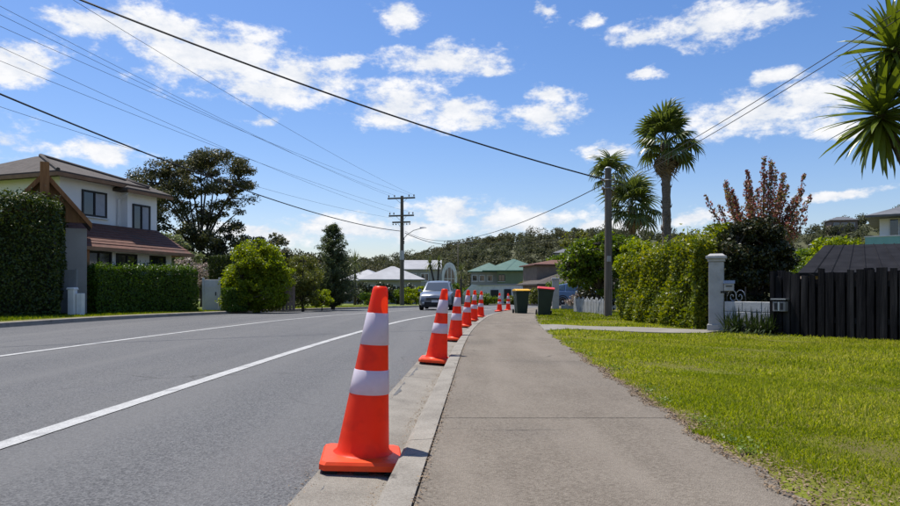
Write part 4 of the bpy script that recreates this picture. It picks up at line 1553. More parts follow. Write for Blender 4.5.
# small cedar gable at the near corner
pc = empty('porch')
pc.parent = hs
inv = Matrix.Rotation(-math.atan2(5, 1.7), 4, 'Z') @ Matrix.Translation((14.4, -24, -gzl))
pc.matrix_local = inv @ Matrix.Translation((XX(45, 21.6), 21.6, gzl)) @ Matrix.Rotation(R(31), 4, 'Z')
zA, zE = ZZ(172, 21.6) - gzl, ZZ(221, 21.6) - gzl
hw = 1.22
MB().add([(-hw, .03, zE), (hw, .03, zE), (0, .03, zA - .12), (-hw, .1, zE), (hw, .1, zE), (0, .1, zA - .12)], [(0, 1, 2), (5, 4, 3), (0, 3, 4, 1), (1, 4, 5, 2), (2, 5, 3, 0)]).build('gable', surf('gable_boards', (.20, .10, .045), (.30, .17, .075), scale=4, rough=.8, stretch=(5, 5, .4)), pc)
for s in (-1, 1):
    o_ = MB()
    o_.add([(0, -.25, zA), (s * (hw + .12), -.25, zE - .02), (s * (hw + .12), 1.4, zE - .02), (0, 1.4, zA), (0, -.25, zA - .16), (s * (hw + .12), -.25, zE - .18), (s * (hw + .12), 1.4, zE - .18), (0, 1.4, zA - .16)],
           [(0, 1, 2, 3), (7, 6, 5, 4), (0, 4, 5, 1), (1, 5, 6, 2), (2, 6, 7, 3), (3, 7, 4, 0)])
    sl_ = o_.build('roof_slope', TILE_GREY, pc)
    MB().add([(0, -.29, zA + .01), (s * (hw + .14), -.29, zE - .02), (s * (hw + .14), -.29, zE - .22), (0, -.29, zA - .20), (0, -.253, zA + .01), (s * (hw + .14), -.253, zE - .02), (s * (hw + .14), -.253, zE - .22), (0, -.253, zA - .20)],
             [(0, 1, 2, 3), (7, 6, 5, 4), (0, 4, 5, 1), (1, 5, 6, 2), (2, 6, 7, 3), (3, 7, 4, 0)]).build('bargeboard', CEDAR, sl_)
MB().span((-hw + .15, .12, -.1), (hw + .0, 1.3, zE - .185)).build('wall', WALLG, pc)
MB().box((.0, -.42, zA - .42), (.26, .2, 1.35)).build('post', CEDAR, pc)

# ------------------------------------------------------------------ left roadside
make_hedge('clipped_hedge', 'tall dark clipped hedge beside the grey gate', (-15.6, 18.6, gz(19) + .09), (-12.15, 20.2, gz(20) + .09), 2.6, 3.5, 3.62, 34000, .10, .05, L_HEDGE_D, TWIGS, side=1, amp=.17, lf=1.9, seed=31, fluff=.14, shaggy=.08, rnd=.3)
# the hedge's end wall runs back along the street
d0, d1 = 22.4, 26.8
make_hedge('clipped_hedge', 'long low clipped hedge in front of the white house', (XX(97, d0), d0, gz(d0) + .09), (XX(199, d1), d1, gz(d1) + .09), .9, 1.66, 1.74, 22000, .085, .042, L_HEDGE, TWIGS, side=1, amp=.06, lf=2.0, seed=32, fluff=.10, rnd=.15)
gt = empty('panel_gate', (XX(66, 20.95), 20.95, gz(21) + .09), R(6), 'grey boarded gate between the tall hedge and white post', 'gate')
MB().span((-.34, -.03, .05), (-.28, .03, 1.5)).build('stile', GATEGREY, gt)
MB().span((.28, -.03, .05), (.34, .03, 1.5)).build('stile', GATEGREY, gt)
for i in range(5):
    MB().box((-.224 + i * .112, .0, .78), (.106, .025, 1.40)).build('board', GATEGREY, gt)
for z in (.3, 1.25):
    MB().box((0, .035, z), (.66, .04, .09)).build('rail', GATEGREY, gt)
wp = empty('gate_post', (XX(72.5, 20.8), 20.8, gz(21) + .09), 0, 'white square gate post beside the grey boarded gate', 'post')
MB().box((0, 0, .42), (.20, .22, .84)).build('shaft', WHITE, wp, bevel=.015)
MB().box((0, 0, .875), (.26, .28, .07), taper=.85).build('cap', WHITE, wp, bevel=.01)
MB().box((.20, .1, .36), (.18, .2, .72)).build('plinth', WHITE, wp, bevel=.01)
# white gate past the low hedge
d = 28.2
wg = empty('garden_gate', (XX(211.5, d), d, gz(d) + .09), R(12), 'white solid garden gate at the end of the low hedge', 'gate')
MB().box((0, 0, .70), (.56, .05, 1.32)).build('leaf', WHITE, wg, bevel=.01)
for s in (-1, 1):
    MB().box((s * .335, 0, .72), (.09, .10, 1.46)).build('post', WHITE, wg, bevel=.01)
MB().box((.18, -.05, .75), (.04, .05, .16)).build('handle', FRAME_D, wg)
MB().box((0, -.035, 1.05), (.5, .02, .07)).build('rail', WHITE, wg)
pf = empty('picket_fence', (XX(219, d + .3), d + .3, gz(d) + .09), R(70), 'short white picket fence beside the white garden gate', 'fence')
for i in range(8):
    MB().box((i * .13, 0, .36), (.08, .02, .72)).build('picket', WHITE, pf)
for z in (.2, .55):
    MB().box((.45, .022, z), (1.06, .022, .06)).build('rail', WHITE, pf)
d = 30.5
make_hedge('clipped_topiary', 'dark square-clipped topiary behind the white garden gate', (XX(208, d), d, gz(d) + .09), (XX(230, d), d, gz(d) + .09), 1.3, 2.55, 2.6, 6500, .085, .045, L_HEDGE_D, TWIGS, side=1, amp=.05, zb=1.15, seed=33, cat='topiary')
d = 33
make_tree('blossom_shrub', 'bare pinkish blossoming shrub beside the white house', (XX(192, d), d, gz(d) + .05), [(0, 0, 1.9, 1.05, .9, .75)], 60, 40, .10, .06, .28, L_PINK, BARK, .07, fork=.3, cat='shrub', seed=41)
d = 36
make_tree('garden_tree', 'pale green leafy tree between the house and the big dark tree', (XX(176, d), d, gz(d) + .05), [(0, 0, 2.9, 1.3, 1.2, 1.3), (.6, 0, 2.4, 1.3, 1, .9)], 60, 110, .17, .08, .42, L_PALE, BARK, .10, fork=.35, seed=42)
# the big dark tree
d = 46.0
S = d / F
bx0, byz = XX(205, d), gz(d) + .05


def bl(px, py, rx, rz, dy=0, ry=None):
    return ((px - 205) * S, dy, ZZ(py, d) - byz, rx * S, (ry or rx) * S, rz * S)


make_tree('spreading_tree', 'large dark spreading tree with layered crown rising behind the white house', (bx0, d, byz),
          [bl(155, 180, 26, 11, 0), bl(182, 168, 34, 12, .5), bl(218, 164, 32, 11, -.3), bl(246, 176, 17, 13, 0), bl(230, 184, 20, 10, 1), bl(172, 198, 30, 12, -.5), bl(152, 203, 22, 12, .8), bl(256, 196, 9, 10, .4), bl(204, 186, 30, 8, 0), bl(225, 208, 20, 8, .5), bl(195, 215, 24, 10, .3)],
          200, 150, .19, .075, .64, L_TREE, BARK_D, .30, fork=.36, nprim=16, flat=.5, seed=43, twig=.016, limb=.24)
make_tree('understorey_tree', 'dense dark tree under the large spreading tree', (XX(215, 44), 44, gz(44) + .05),
          [(-1.4, 0, 4.0, 2.2, 1.6, 1.9), (1.2, 0, 4.3, 2.3, 1.6, 1.6), (3.4, .5, 3.8, 1.5, 1.2, 1.3), (0, 0, 2.4, 3, 1.6, 1.4)], 120, 170, .20, .10, .60, L_TREE, BARK_D, .22, fork=.3, seed=44, limb=.4)
make_tree('understorey_tree', 'dark bushy tree directly behind the white house roof', (XX(150, 44), 44, gz(44) + .05),
          [(0, 0, 4.4, 1.6, 1.4, 2.0), (1.2, 0, 3.2, 1.4, 1.2, 1.6)], 80, 150, .20, .10, .55, L_TREE, BARK_D, .2, fork=.3, seed=45, limb=.4)

d = 28.5
S = d / F
make_tree('round_bush', 'bright lime-green rounded bush beside the white garden gate', (XX(258, d), d, gz(d) + .08),
          [(0, 0, 1.95, 1.25, 1.2, 1.15), (-.75, -.2, 1.2, .65, .7, .8), (.7, 0, 1.5, .75, .8, .95), (0, -.3, .85, 1.4, 1.0, .8), (-.6, -.4, .6, .8, .6, .5), (.6, -.4, .6, .8, .6, .5)], 330, 120, .11, .055, .30, L_BUSH, BARK, .08, fork=.25, cat='bush', seed=51)
make_hedge('clipped_bush', 'small dark clipped bush at the foot of the rounded bush', (XX(229, 27.0), 27.0, gz(27) + .08), (XX(248, 27.6), 27.6, gz(27) + .08), .8, 1.0, 1.1, 5000, .08, .04, L_HEDGE, TWIGS, side=1, amp=.08, lf=4, seed=52, cat='bush')
d = 31.5
make_tree('olive_bush', 'olive-green rounded shrub between the lime bush and the conifer', (XX(303, d), d, gz(d) + .08),
          [(0, 0, 1.6, .90, .8, 1.1), (-.2, 0, .8, 1.05, .8, .7)], 130, 120, .10, .035, .28, L_OLIVE, BARK, .06, fork=.2, cat='bush', seed=53)
make_tree('low_shrub', 'low green shrub at the foot of the olive-green bush', (XX(322, 32.5), 32.5, gz(32) + .08), [(0, 0, .55, .6, .6, .45)], 30, 110, .10, .05, .22, L_BUSH, BARK, .03, fork=.2, cat='bush', seed=54)
bf = empty('board_fence', (XX(262, 28.0), 28.0, gz(28) + .08), R(18), 'weathered dark board fence behind the rounded lime bush', 'fence')
for i in range(14):
    MB().box((i * .15 - .6, .3, .55), (.13, .02, 1.05 + .04 * math.sin(i * 2.1))).build('board', BROWNWALL, bf)
for z in (.3, .85):
    MB().box((.37, .335, z), (2.05, .04, .08)).build('rail', BROWNWALL, bf)
# feathery conifer
d = 35.0
x = XX(333, d)
cf = empty('conifer', (x, d, gz(d) + .08), 0, 'feathery grey-green conifer beside the road', 'tree')
r_ = np.random.default_rng(55)
hC = ZZ(226, d) - gz(d) - .08
MB().tube([(0, 0, -.05), (.02, 0, hC * .5), (0, 0, hC * .97)], [.11, .07, .01], 8).build('trunk', BARK, cf)
Vp, Vn = [], []
mbb = MB()
for i in range(330):
    t = r_.uniform(.02, 1) ** 1.45
    az = r_.uniform(0, 6.28)
    l = (1.35 * (1 - t) ** .7 + .12) * r_.uniform(.6, 1.15)
    a = Vector((0, 0, hC * t))
    b = a + Vector((math.cos(az) * l, math.sin(az) * l, l * .55))
    mbb.tube([a, b], [.016, .004], 4, caps=False)
    m = 70
    tt = r_.uniform(.25, 1.12, m)[:, None]
    pp = np.array(a) * (1 - tt) + np.array(b) * tt + r_.normal(0, .055, (m, 3))
    Vp.append(pp)
    Vn.append(unit(r_.normal(size=(m, 3))))
mbb.build('branches', BARK, cf)
npmesh('crown', leaf_quads(np.concatenate(Vp), np.concatenate(Vn), .14, .038, r=r_), 4, L_CONI, cf)
# two dark trees far behind
make_tree('distant_tree', 'dark distant tree rising behind the olive-green bush', (XX(283, 75), 75, gz(75)), [(0, 0, 5.0, 2.2, 2, 1.6)], 50, 80, .32, .18, .8, L_TREE, BARK_D, .2, seed=56, fork=.4)
make_tree('distant_tree', 'dark distant tree with a domed crown seen beside the conifer tip', (XX(311, 78), 78, gz(78)), [(0, 0, 4.7, 2.4, 2, 1.5)], 50, 80, .32, .18, .8, L_TREE, BARK_D, .2, seed=57, fork=.4)


# ------------------------------------------------------------------ cabbage trees
def cabbage(label, px, d, stems, L, seed, n=70):
    r = np.random.default_rng(seed)
    base = Vector((XX(px, d), d, gz(d) - .02))
    root = empty('cabbage_tree', base, 0, label, 'tree')
    m = MB()
    for (hx, hpy, lowz) in stems:
        e = Vector((XX(hx, d) - base.x, 0, ZZ(hpy, d) - base.z))
        m.tube([Vector((0, 0, 0)), Vector((e.x * .35, 0, e.z * .5)), e], [.14, .11, .08], 7)
        V = sword_heads([e], n, L, .07, r)
        npmesh('leaf_head', V, 4, L_CAB, root)
    m.build('trunk', BARK, root, smooth=True)
    return root


cabbage('single-headed cabbage tree beside the conifer', 355, 60, [(355, 262, 0)], 1.25, 61)
cabbage('twin-stemmed cabbage tree before the white arched house', 437, 66, [(430, 264, 0), (439, 262, 0)], 1.0, 62)
cabbage('lone cabbage tree between the arched house and the green-roofed house', 461, 66, [(461, 271, 0)], 1.1, 63)
r_ = np.random.default_rng(64)
for px, d, w, h, lm, lab in ((372, 60, 1.2, .8, L_GREEN, 'low green shrub under the cabbage tree and conifer'), (384, 62, 1.0, 1.3, L_DARK, 'dark brown-green shrub before the grey-roofed house'), (416, 61, 1.2, 1.1, L_BUSH, 'bright shrub right of the tall power pole'),
                             (397, 63, 1.1, .9, L_GREEN, 'green shrub at the foot of the tall power pole'), (426, 63, .8, .9, L_PINK, 'pinkish flowering shrub beside the silver suv'), (443, 72, 1.6, 1.4, L_OLIVE, 'olive shrub below the twin-stemmed cabbage tree')):
    make_tree('front_shrub', lab, (XX(px, d), d, gz(d) - .03), [(0, 0, h * .95, w, w * .8, h * .8)], 34, 60, .20, .11, .38, lm, BARK, .05, fork=.2, cat='bush', seed=int(px))

# ------------------------------------------------------------------ houses down the street
d = 72.0
g0 = gz(d)
hA = empty('house', (XX(393, d), d, g0 - .03), R(4), 'low grey house with pale grey hipped roof behind the power pole', 'house')
MB().span((-3.3, 0, 0), (3.1, 6, 2.75)).build('wall', WALLG, hA)
hip_roof(-3.3, 3.1, 0, 6, 2.752, 1.55, ov=.5).build('roof', ZINC, hA)
for x in (-2.2, -.2, 1.9):
    window(hA, (x, 0, 1.7), 1.2, 1.0, 'y', -1, frame=WHITE)
door(hA, (.9, 0, .05), .85, 2.0, 'y', -1)
d = 80.0
hB = empty('house', (XX(362, d), d, gz(d) - .03), R(-8), 'grey house with dark slate roof glimpsed behind the single cabbage tree', 'house')
MB().span((-2.6, 0, 0), (2.6, 6, 2.9)).build('wall', WALLG, hB)
hip_roof(-2.6, 2.6, 0, 6, 2.902, 1.4, ov=.4).build('roof', ZINC, hB)
MB().span((.6, -2.2, 0), (3.4, -.01, 2.3)).build('annexe', WALLG, hB)
hip_roof(.6, 3.4, -2.2, -.45, 2.302, .8, ov=.25).build('annexe_roof', SLATE, hB)
for x in (-1.7, -.2):
    window(hB, (x, 0, 1.8), 1.0, 1.0, 'y', -1, frame=WHITE)
d = 104.0
hC_ = empty('house', (XX(392, d), d, gz(d) - .03), 0, 'green-roofed cottage peeking over the grey hipped roof', 'house')
MB().span((-1.6, 0, 0), (1.6, 5, 4.9)).build('wall', WALLW, hC_)
hip_roof(-1.6, 1.6, 0, 5, 4.902, .75, ov=.3).build('roof', GREENROOF, hC_)
window(hC_, (0, 0, 4.0), 1.4, .9, 'y', -1, frame=WHITE)
# white house with barrel-vaulted bay
d = 90.0
hD = empty('house', (XX(405, d), d, gz(d) - .03), 0, 'white house with pale roof and tall arched gable window', 'house')
z_e = ZZ(269, d) - gz(d)
z_r = ZZ(259.5, d) - gz(d)
MB().span((0, .8, 0), (5.1, 7, z_e)).build('wall', WALLG, hD)
gable_roof(0, 4.7, .8, 7, z_e + .05, z_r - z_e - .05, ov=.35).build('roof', ZINC, hD)
for x in (1.0, 2.7):
    window(hD, (x, .8, z_e - 1.1), 1.1, 1.1, 'y', -1, frame=WHITE)
xm, hwB = 6.15, 1.05
zs = ZZ(276, d) - gz(d)
top = ZZ(262, d) - gz(d)
arc = [(xm + hwB * math.cos(a), zs + (top - zs) * math.sin(a)) for a in np.linspace(0, math.pi, 15)]
pr = [(xm + hwB, 0.0)] + arc + [(xm - hwB, 0.0)]
vv = [(x, 0, z) for x, z in pr] + [(x, 6.5, z) for x, z in pr]
nn_ = len(pr)
MB().add(vv, [tuple(range(nn_)), tuple(range(2 * nn_ - 1, nn_ - 1, -1))] + [(i, nn_ + i, nn_ + (i + 1) % nn_, (i + 1) % nn_) for i in range(nn_)]).build('vaulted_bay', WHITE, hD)
arc2 = [(xm + .72 * math.cos(a), zs - .3 + (top - zs) * .78 * math.sin(a)) for a in np.linspace(0, math.pi, 13)]
pr = [(xm + .72, 1.9)] + arc2 + [(xm - .72, 1.9)]
vv = [(x, -.03, z) for x, z in pr] + [(x, .05, z) for x, z in pr]
nn_ = len(pr)
aw = MB().add(vv, [tuple(range(nn_)), tuple(range(2 * nn_ - 1, nn_ - 1, -1))] + [(i, nn_ + i, nn_ + (i + 1) % nn_, (i + 1) % nn_) for i in range(nn_)]).build('arched_window', GLASS, hD)
for x in (-.24, .24):
    MB().box((xm + x, -.05, (zs + 2.4) / 2 + .6), (.07, .06, zs + 1.2 - 1.9)).build('mullion', WHITE, aw)
MB().box((xm, -.06, zs - .35), (1.4, .06, .07)).build('mullion', WHITE, aw)
# green-roofed house
d = 96.0
g0 = gz(d)
hE = empty('house', (XX(504, d), d, g0 - .03), R(-6), 'sage two-storey house with green hipped roof', 'house')
ze = ZZ(271, d) - g0
MB().span((-1.0, 0, 0), (5.4, 8, ze)).build('wall', GREENWALL, hE)
MB().span((-5.0, 1.2, 0), (-1.002, 8, ze - .1)).build('wall', WALLG, hE)
hip_roof(-2.6, 5.4, 0, 8, ze + .002, ZZ(257.5, d) - g0 - ze - .1, ov=.6).build('roof', GREENROOF, hE)
hip_roof(-5.0, .2, 1.2, 8, ze - .098, (ZZ(261.5, d) - g0 - ze), ov=.5).build('roof', GREENROOF, hE)
for x in (-4.4, -3.3, -2.1):
    window(hE, (x, 1.2, ze - 1.0), .8, .95, 'y', -1, frame=WHITE, mull=0)
window(hE, (-.35, 0, ze - 1.0), 1.0, 1.0, 'y', -1, frame=FRAME_D, mull=1)
window(hE, (3.3, 0, ze - 2.6), 1.6, 1.1, 'y', -1, frame=FRAME_D, mull=1)
MB().span((-5.2, -.6, 2.3), (5.6, -.02, 2.5)).build('deck', WALLG, hE)
# white garage wall below it
d = 78.0
g0 = gz(d)
gw = empty('garage', (XX(500, d), d, g0 - .02), R(-4), 'long white garage with two dark doorways below the green-roofed house', 'garage')
zt = ZZ(285, d) - g0
MB().span((-2.6, 0, 0), (5.2, 5, zt)).build('wall', WHITE, gw)
MB().span((-2.7, -.15, zt + .003), (5.3, 5.1, zt + .16)).build('roof', ZINC, gw)
door(gw, (-.65, 0, .03), .95, 1.75, 'y', -1)
door(gw, (.90, 0, .03), .85, 1.85, 'y', -1)
MB().add([(-5.0, .2, 0), (-2.61, .2, 0), (-2.61, .2, zt), (-3.4, .2, zt + .1), (-5.0, .2, .9), (-5.0, .5, 0), (-2.61, .5, 0), (-2.61, .5, zt), (-3.4, .5, zt + .1), (-5.0, .5, .9)],
         [(0, 1, 2, 3, 4), (9, 8, 7, 6, 5), (0, 5, 6, 1), (1, 6, 7, 2), (2, 7, 8, 3), (3, 8, 9, 4), (4, 9, 5, 0)]).build('ramp_wall', WHITE, gw)
d = 70.0
bw = empty('block_wall', (XX(466, d), d, gz(d) - .02), R(3), 'low grey roadside wall before the green-roofed house', 'wall')
for r0 in range(4):
    for c0 in range(9):
        MB().box((-2.0 + c0 * .48 + (r0 % 2) * .24, 0, .13 + r0 * .26), (.472, .22, .252)).build('block', WALLG, bw)
for px, d, w, h, lm, lab in ((486, 80, 1.0, 1.2, L_OLIVE, 'olive shrub on the ramp beside the white garage'), (470, 80, 1.3, 1.3, L_GREEN, 'green shrub behind the low grey roadside wall'), (527, 88, 1.4, 1.9, L_GREEN, 'green shrub above the garage roof before the sage wall'), (533, 70, 1.6, 1.6, L_OLIVE, 'olive shrub behind the yellow-lidded bin')):
    make_tree('front_shrub', lab, (XX(px, d), d, gz(d) - .03), [(0, 0, h * .95, w, w * .8, h * .8)], 30, 60, .2, .11, .4, lm, BARK, .05, fork=.2, cat='bush', seed=int(px))
# brown house half hidden by the bright tree
d = 62.0
hF = empty('house', (XX(556, d), d, gz(d) - .03), R(10), 'brown house with stacked low tiled roofs behind the red-lidded bin', 'house')
MB().span((-1.5, 0, 0), (6, 6, 2.0)).build('wall', BROWNWALL, hF)
hip_roof(-1.5, 6, 0, 6, 2.002, 1.2, ov=.6).build('roof', TILE_GREY, hF)
MB().span((-.9, 3.2, 2.0), (5.5, 8, 4.0)).build('upper_wall', BROWNWALL, hF)
hip_roof(-.9, 5.5, 3.2, 8, 4.002, .55, ov=.35).build('upper_roof', TILE_RED, hF)
window(hF, (-.1, 0, 1.2), 1.2, .9, 'y', -1)
window(hF, (2.4, 0, 1.2), 1.2, .9, 'y', -1)

for px, d, w, h, lm, lab in ((568, 47, 1.3, 1.5, L_GREEN, 'green shrub half hiding the brown house beside the pier'), (541, 58, 1.2, 1.0, L_OLIVE, 'olive shrub between the two wheelie bins far back'), (358, 64, 1.6, 1.3, L_DARK, 'dark shrub at the trunk of the single cabbage tree'), (408, 66, 1.2, 1.2, L_DARK, 'dark shrub between the power pole and the bright shrub'),
                             (452, 74, 1.2, 1.5, L_GREEN, 'green shrub below the tall arched window'), (513, 74, .7, .6, L_OLIVE, 'low olive shrub beside the garage doorway'), (482, 68, 1.4, .7, L_GREEN, 'low green shrub along the road before the garage ramp')):
    make_tree('front_shrub', lab, (XX(px, d), d, gz(d) - .03), [(0, 0, h * .95, w, w * .8, h * .8)], 40, 60, .2, .11, .4, lm, BARK, .05, fork=.2, cat='bush', seed=int(px) + 3)
make_tree('bay_tree', 'mid-green tree over the roof of the brown house', (XX(560, 80), 80, gz(80) - .03), [(0, 0, 4.6, 2.2, 2, 1.7), (1.8, 0, 5.2, 1.8, 1.6, 1.5)], 60, 90, .3, .16, .7, L_GREEN, BARK, .15, fork=.35, seed=303)

# ------------------------------------------------------------------ right side, beyond the bins
d = 31.0
pr_ = empty('gate_pier', (XX(555.5, d), d, lz(XX(555.5, d), d)), R(-8), 'pale square gate pier beside the red-lidded bin', 'gate pier')
MB().box((0, 0, .70), (.33, .33, 1.44)).build('shaft', PILLAR, pr_, bevel=.02)
MB().box((0, 0, 1.47), (.40, .40, .09), taper=.9).build('cap', PILLAR, pr_, bevel=.015)
lw = empty('low_wall', (XX(561, d), d + .1, lz(XX(561, d), d)), R(-8), 'low pale block wall running from the gate pier', 'wall')
for r0 in range(2):
    for c0 in range(7):
        MB().box((.22 + c0 * .405 + (r0 % 2) * .2, 0, .11 + r0 * .22), (.398, .18, .214)).build('block', BLOCKW, lw)
d0, d1 = 25.5, 21.0
a, b = Vector((XX(574, d0), d0, 0)), Vector((XX(604, d1), d1, 0))
pk = empty('picket_fence', (a.x, a.y, lz(a.x, a.y)), math.atan2(b.y - a.y, b.x - a.x), 'low weathered picket fence behind the short service pole', 'fence')
ln = (b - a).length
n = 26
for i in range(n):
    hgt = .52 + .05 * math.sin(i * 1.7)
    t = ln * i / (n - 1)
    o = MB().add([(t - .045, 0, 0), (t + .045, 0, 0), (t + .045, 0, hgt), (t, 0, hgt + .06), (t - .045, 0, hgt), (t - .045, .02, 0), (t + .045, .02, 0), (t + .045, .02, hgt), (t, .02, hgt + .06), (t - .045, .02, hgt)],
                 [(0, 1, 2, 3, 4), (9, 8, 7, 6, 5), (0, 5, 6, 1), (1, 6, 7, 2), (2, 7, 8, 3), (3, 8, 9, 4), (4, 9, 5, 0)]).build('picket', BLOCKW, pk)
for z in (.15, .42):
    MB().box((ln / 2, .045, z), (ln, .04, .06)).build('rail', BLOCKW, pk)
d = 25.0
make_tree('leafy_tree', 'bright green leafy tree behind the short service pole', (XX(598, d), d, lz(XX(598, d), d)),
          [(-.75, 0, 2.0, .75, .8, .75), (.2, 0, 2.35, .85, .9, .75), (.9, .1, 2.2, .8, .8, .9), (-.9, -.1, 1.4, .5, .6, .5), (.4, 0, 1.3, 1.1, .8, .8)], 190, 100, .12, .06, .27, L_GREEN, BARK, .10, fork=.3, seed=71)
make_tree('leafy_shrub', 'yellow-green shrub between the leafy tree and the lime hedge', (XX(636, 22.5), 22.5, lz(XX(636, 22.5), 22.5)), [(0, 0, 1.75, .7, .7, .8)], 60, 100, .12, .06, .26, L_BUSH, BARK, .06, fork=.25, seed=72, cat='bush')
make_tree('leafy_shrub', 'dark shrub at the back of the low picket fence', (XX(600, 27), 27, lz(XX(600, 27), 27)), [(0, 0, .8, 1.0, .9, .75)], 50, 80, .12, .06, .3, L_DARK, BARK, .05, fork=.25, seed=73, cat='bush')
make_tree('dry_shrub', 'small brownish flowering shrub at the low block wall', (XX(577, 27.5), 27.5, lz(XX(577, 27.5), 27.5)), [(0, 0, .45, .4, .4, .35)], 20, 60, .10, .05, .2, L_PINK, BARK, .03, fork=.25, seed=74, cat='bush')
make_tree('slender_tree', 'slim airy tree with sparse leaves above the bright leafy tree', (XX(577, 34), 34, gz(34) + .05), [(0, 0, 3.5, 1.0, .8, .6), (.8, 0, 3.2, .8, .8, .5)], 34, 50, .16, .07, .35, L_OLIVE, BARK, .07, fork=.45, seed=75)

make_palm('fan_palm', 'tall fan palm with shaggy trunk rising behind the lime hedge', (XX(667, 25), 25, gz(25) + .05), ZZ(143, 25) - gz(25), .16, .72, .86, 30, L_PALM, L_PDEAD, PALMBARK, ndead=12, seed=81, lean=(-.05, 0), low=-42, w=.050, droop=.34)
make_palm('fan_palm', 'smaller fan palm between the service pole and the tall palm', (XX(632, 32), 32, gz(32) + .05), ZZ(208, 32) - gz(32), .15, .75, 1.0, 30, L_PALM, L_PDEAD, PALMBARK, ndead=6, seed=84, low=-45, w=.045, droop=.4)
make_palm('fan_palm', 'thin-crowned palm directly behind the top of the service pole', (XX(609, 27.5), 27.5, gz(27) + .05), ZZ(177, 27.5) - gz(27), .085, .50, .70, 13, L_PALM, L_PDEAD, PALMBARK, ndead=2, seed=87, low=-30, w=.04, droop=.6)

# lime hedge, with its leafy road face and its end in the shade
h0, h1 = (XX(621, 17.0), 17.0), (XX(694, 12.9), 12.9)
make_hedge('shaggy_hedge', 'shaggy lime-green hedge between the service pole and white pillar', (h1[0], h1[1], lz(*h1) - .01), (h0[0], h0[1], lz(*h0) - .01), 1.0, 1.74, 1.55, 24000, .085, .045, L_LIME, TWIGS, side=-1, amp=.22, lf=3.0, seed=91, out=.5, shaggy=.07, fluff=.18, rnd=.25)
make_tree('leafy_shrub', 'lime leafy shrub growing over the hedge beside the white pillar', (5.75, 13.9, lz(5.75, 13.9)), [(0, 0, 1.75, .55, .5, .55), (-.5, .2, 1.5, .5, .5, .6), (.3, .1, 1.3, .6, .5, .8)], 80, 90, .085, .045, .2, L_LIME, BARK, .04, fork=.25, seed=92, cat='bush')

# white pillar with ball of climber, letterbox and scrolled iron
d = 12.5
x = XX(716.5, d)
wpz = lz(x, d)
pl = empty('gate_pillar', (x, d, wpz), R(-25), 'white concrete gate pillar with moulded cap beside the lime hedge', 'gate pillar')
hp = ZZ(262, d) - wpz
MB().box((0, 0, hp / 2 - .01), (.27, .27, hp + .02)).build('shaft', PILLAR, pl, bevel=.012)
MB().box((0, 0, .06), (.32, .32, .13)).build('plinth', PILLAR, pl, bevel=.01)
MB().box((0, 0, hp + .03), (.31, .31, .05)).box((0, 0, hp + .085), (.37, .37, .055)).box((0, 0, hp + .135), (.32, .32, .04), taper=.7).build('cap', PILLAR, pl, bevel=.008)
lb = empty('letterbox', (XX(728, 12.35), 12.3, ZZ(291, 12.3)), R(-25), 'small white letterbox fixed to the white gate pillar', 'letterbox')
MB().box((0, 0, .07), (.17, .22, .14)).build('body', PILLAR, lb, bevel=.01)
MB().add([(-.10, -.13, .141), (.10, -.13, .141), (.10, .13, .141), (-.10, .13, .141), (-.10, 0, .20), (.10, 0, .20)], [(3, 2, 1, 0), (0, 1, 5, 4), (2, 3, 4, 5), (0, 4, 3), (1, 2, 5)]).build('lid', PILLAR, lb)
MB().box((0, -.112, .09), (.11, .008, .02)).build('slot', FRAME_D, lb)
MB().box((-.05, 0, -.02), (.20, .05, .04)).build('bracket', FRAME_D, lb)
sg = empty('iron_panel', (XX(727, 12.3), 12.3, ZZ(306, 12.3)), R(-52), 'scrolled iron panel on the white block wall', 'gate')
MB().tube([(0, 0, 0), (0, 0, .42)], .012, 6).build('bar', FRAME_D, sg)
MB().tube([(.36, 0, 0), (.36, 0, .36)], .012, 6).build('bar', FRAME_D, sg)
MB().tube([(0, 0, .02), (.36, 0, .02)], .010, 6).build('rail', FRAME_D, sg)
for cx_, s in ((.11, 1), (.25, -1)):
    MB().tube([(cx_ + s * (.012 + .009 * k * .6) * math.cos(k * .55), 0, .18 + (.014 + .0075 * k) * math.sin(k * .55)) for k in range(18)], .009, 5).build('scroll', STEEL, sg)
# block wall between pillar and fence
w0, w1 = Vector((XX(724, 12.25), 12.25, 0)), Vector((XX(774, 11.35), 11.35, 0))
bwl = empty('block_wall', (w0.x, w0.y, lz(w0.x, w0.y)), math.atan2(w1.y - w0.y, w1.x - w0.x), 'low white painted block wall between the pillar and black fence', 'wall')
ln = (w1 - w0).length
for r0 in range(3):
    x0 = 0.0
    k = 0
    while x0 < ln - .01:
        l = .39 if (k or r0 % 2 == 0) else .195
        l = min(l, ln - x0)
        MB().box((x0 + l / 2, .075 + random.uniform(-.003, .003), .0 + .095 + r0 * .19), (l - .010, .14, .180)).build('block', BLOCKW, bwl, bevel=.006, seg=1)
        x0 += l
        k += 1
MB().box((ln / 2, .078, .285), (ln - .02, .115, .555)).build('mortar', surf('mortar', (.20, .20, .19), (.27, .26, .25), scale=9, rough=.95), bwl)
# weeds in front of it
r_ = np.random.default_rng(95)
root = empty('strap_plants', ((w0.x + w1.x) / 2, 11.7, lz(5.5, 11.7)), 0, 'dark strappy plants growing along the white block wall', 'plant')
heads = []
for i in range(17):
    t = (i + .5) / 17
    q = w0.lerp(w1, t) + Vector((r_.normal(0, .05) - .06, -.16 + r_.normal(0, .05), 0))
    heads.append((q.x - root.location.x, q.y - root.location.y, .03))
V = sword_heads(heads, 34, .44, .026, r_, droop=.75)
V[:, 2] = np.maximum(V[:, 2], .0)
npmesh('foliage', V, 4, leafm('strap_leaf', [(.012, .025, .006), (.024, .044, .009), (.045, .065, .015)], trans=.2), root)

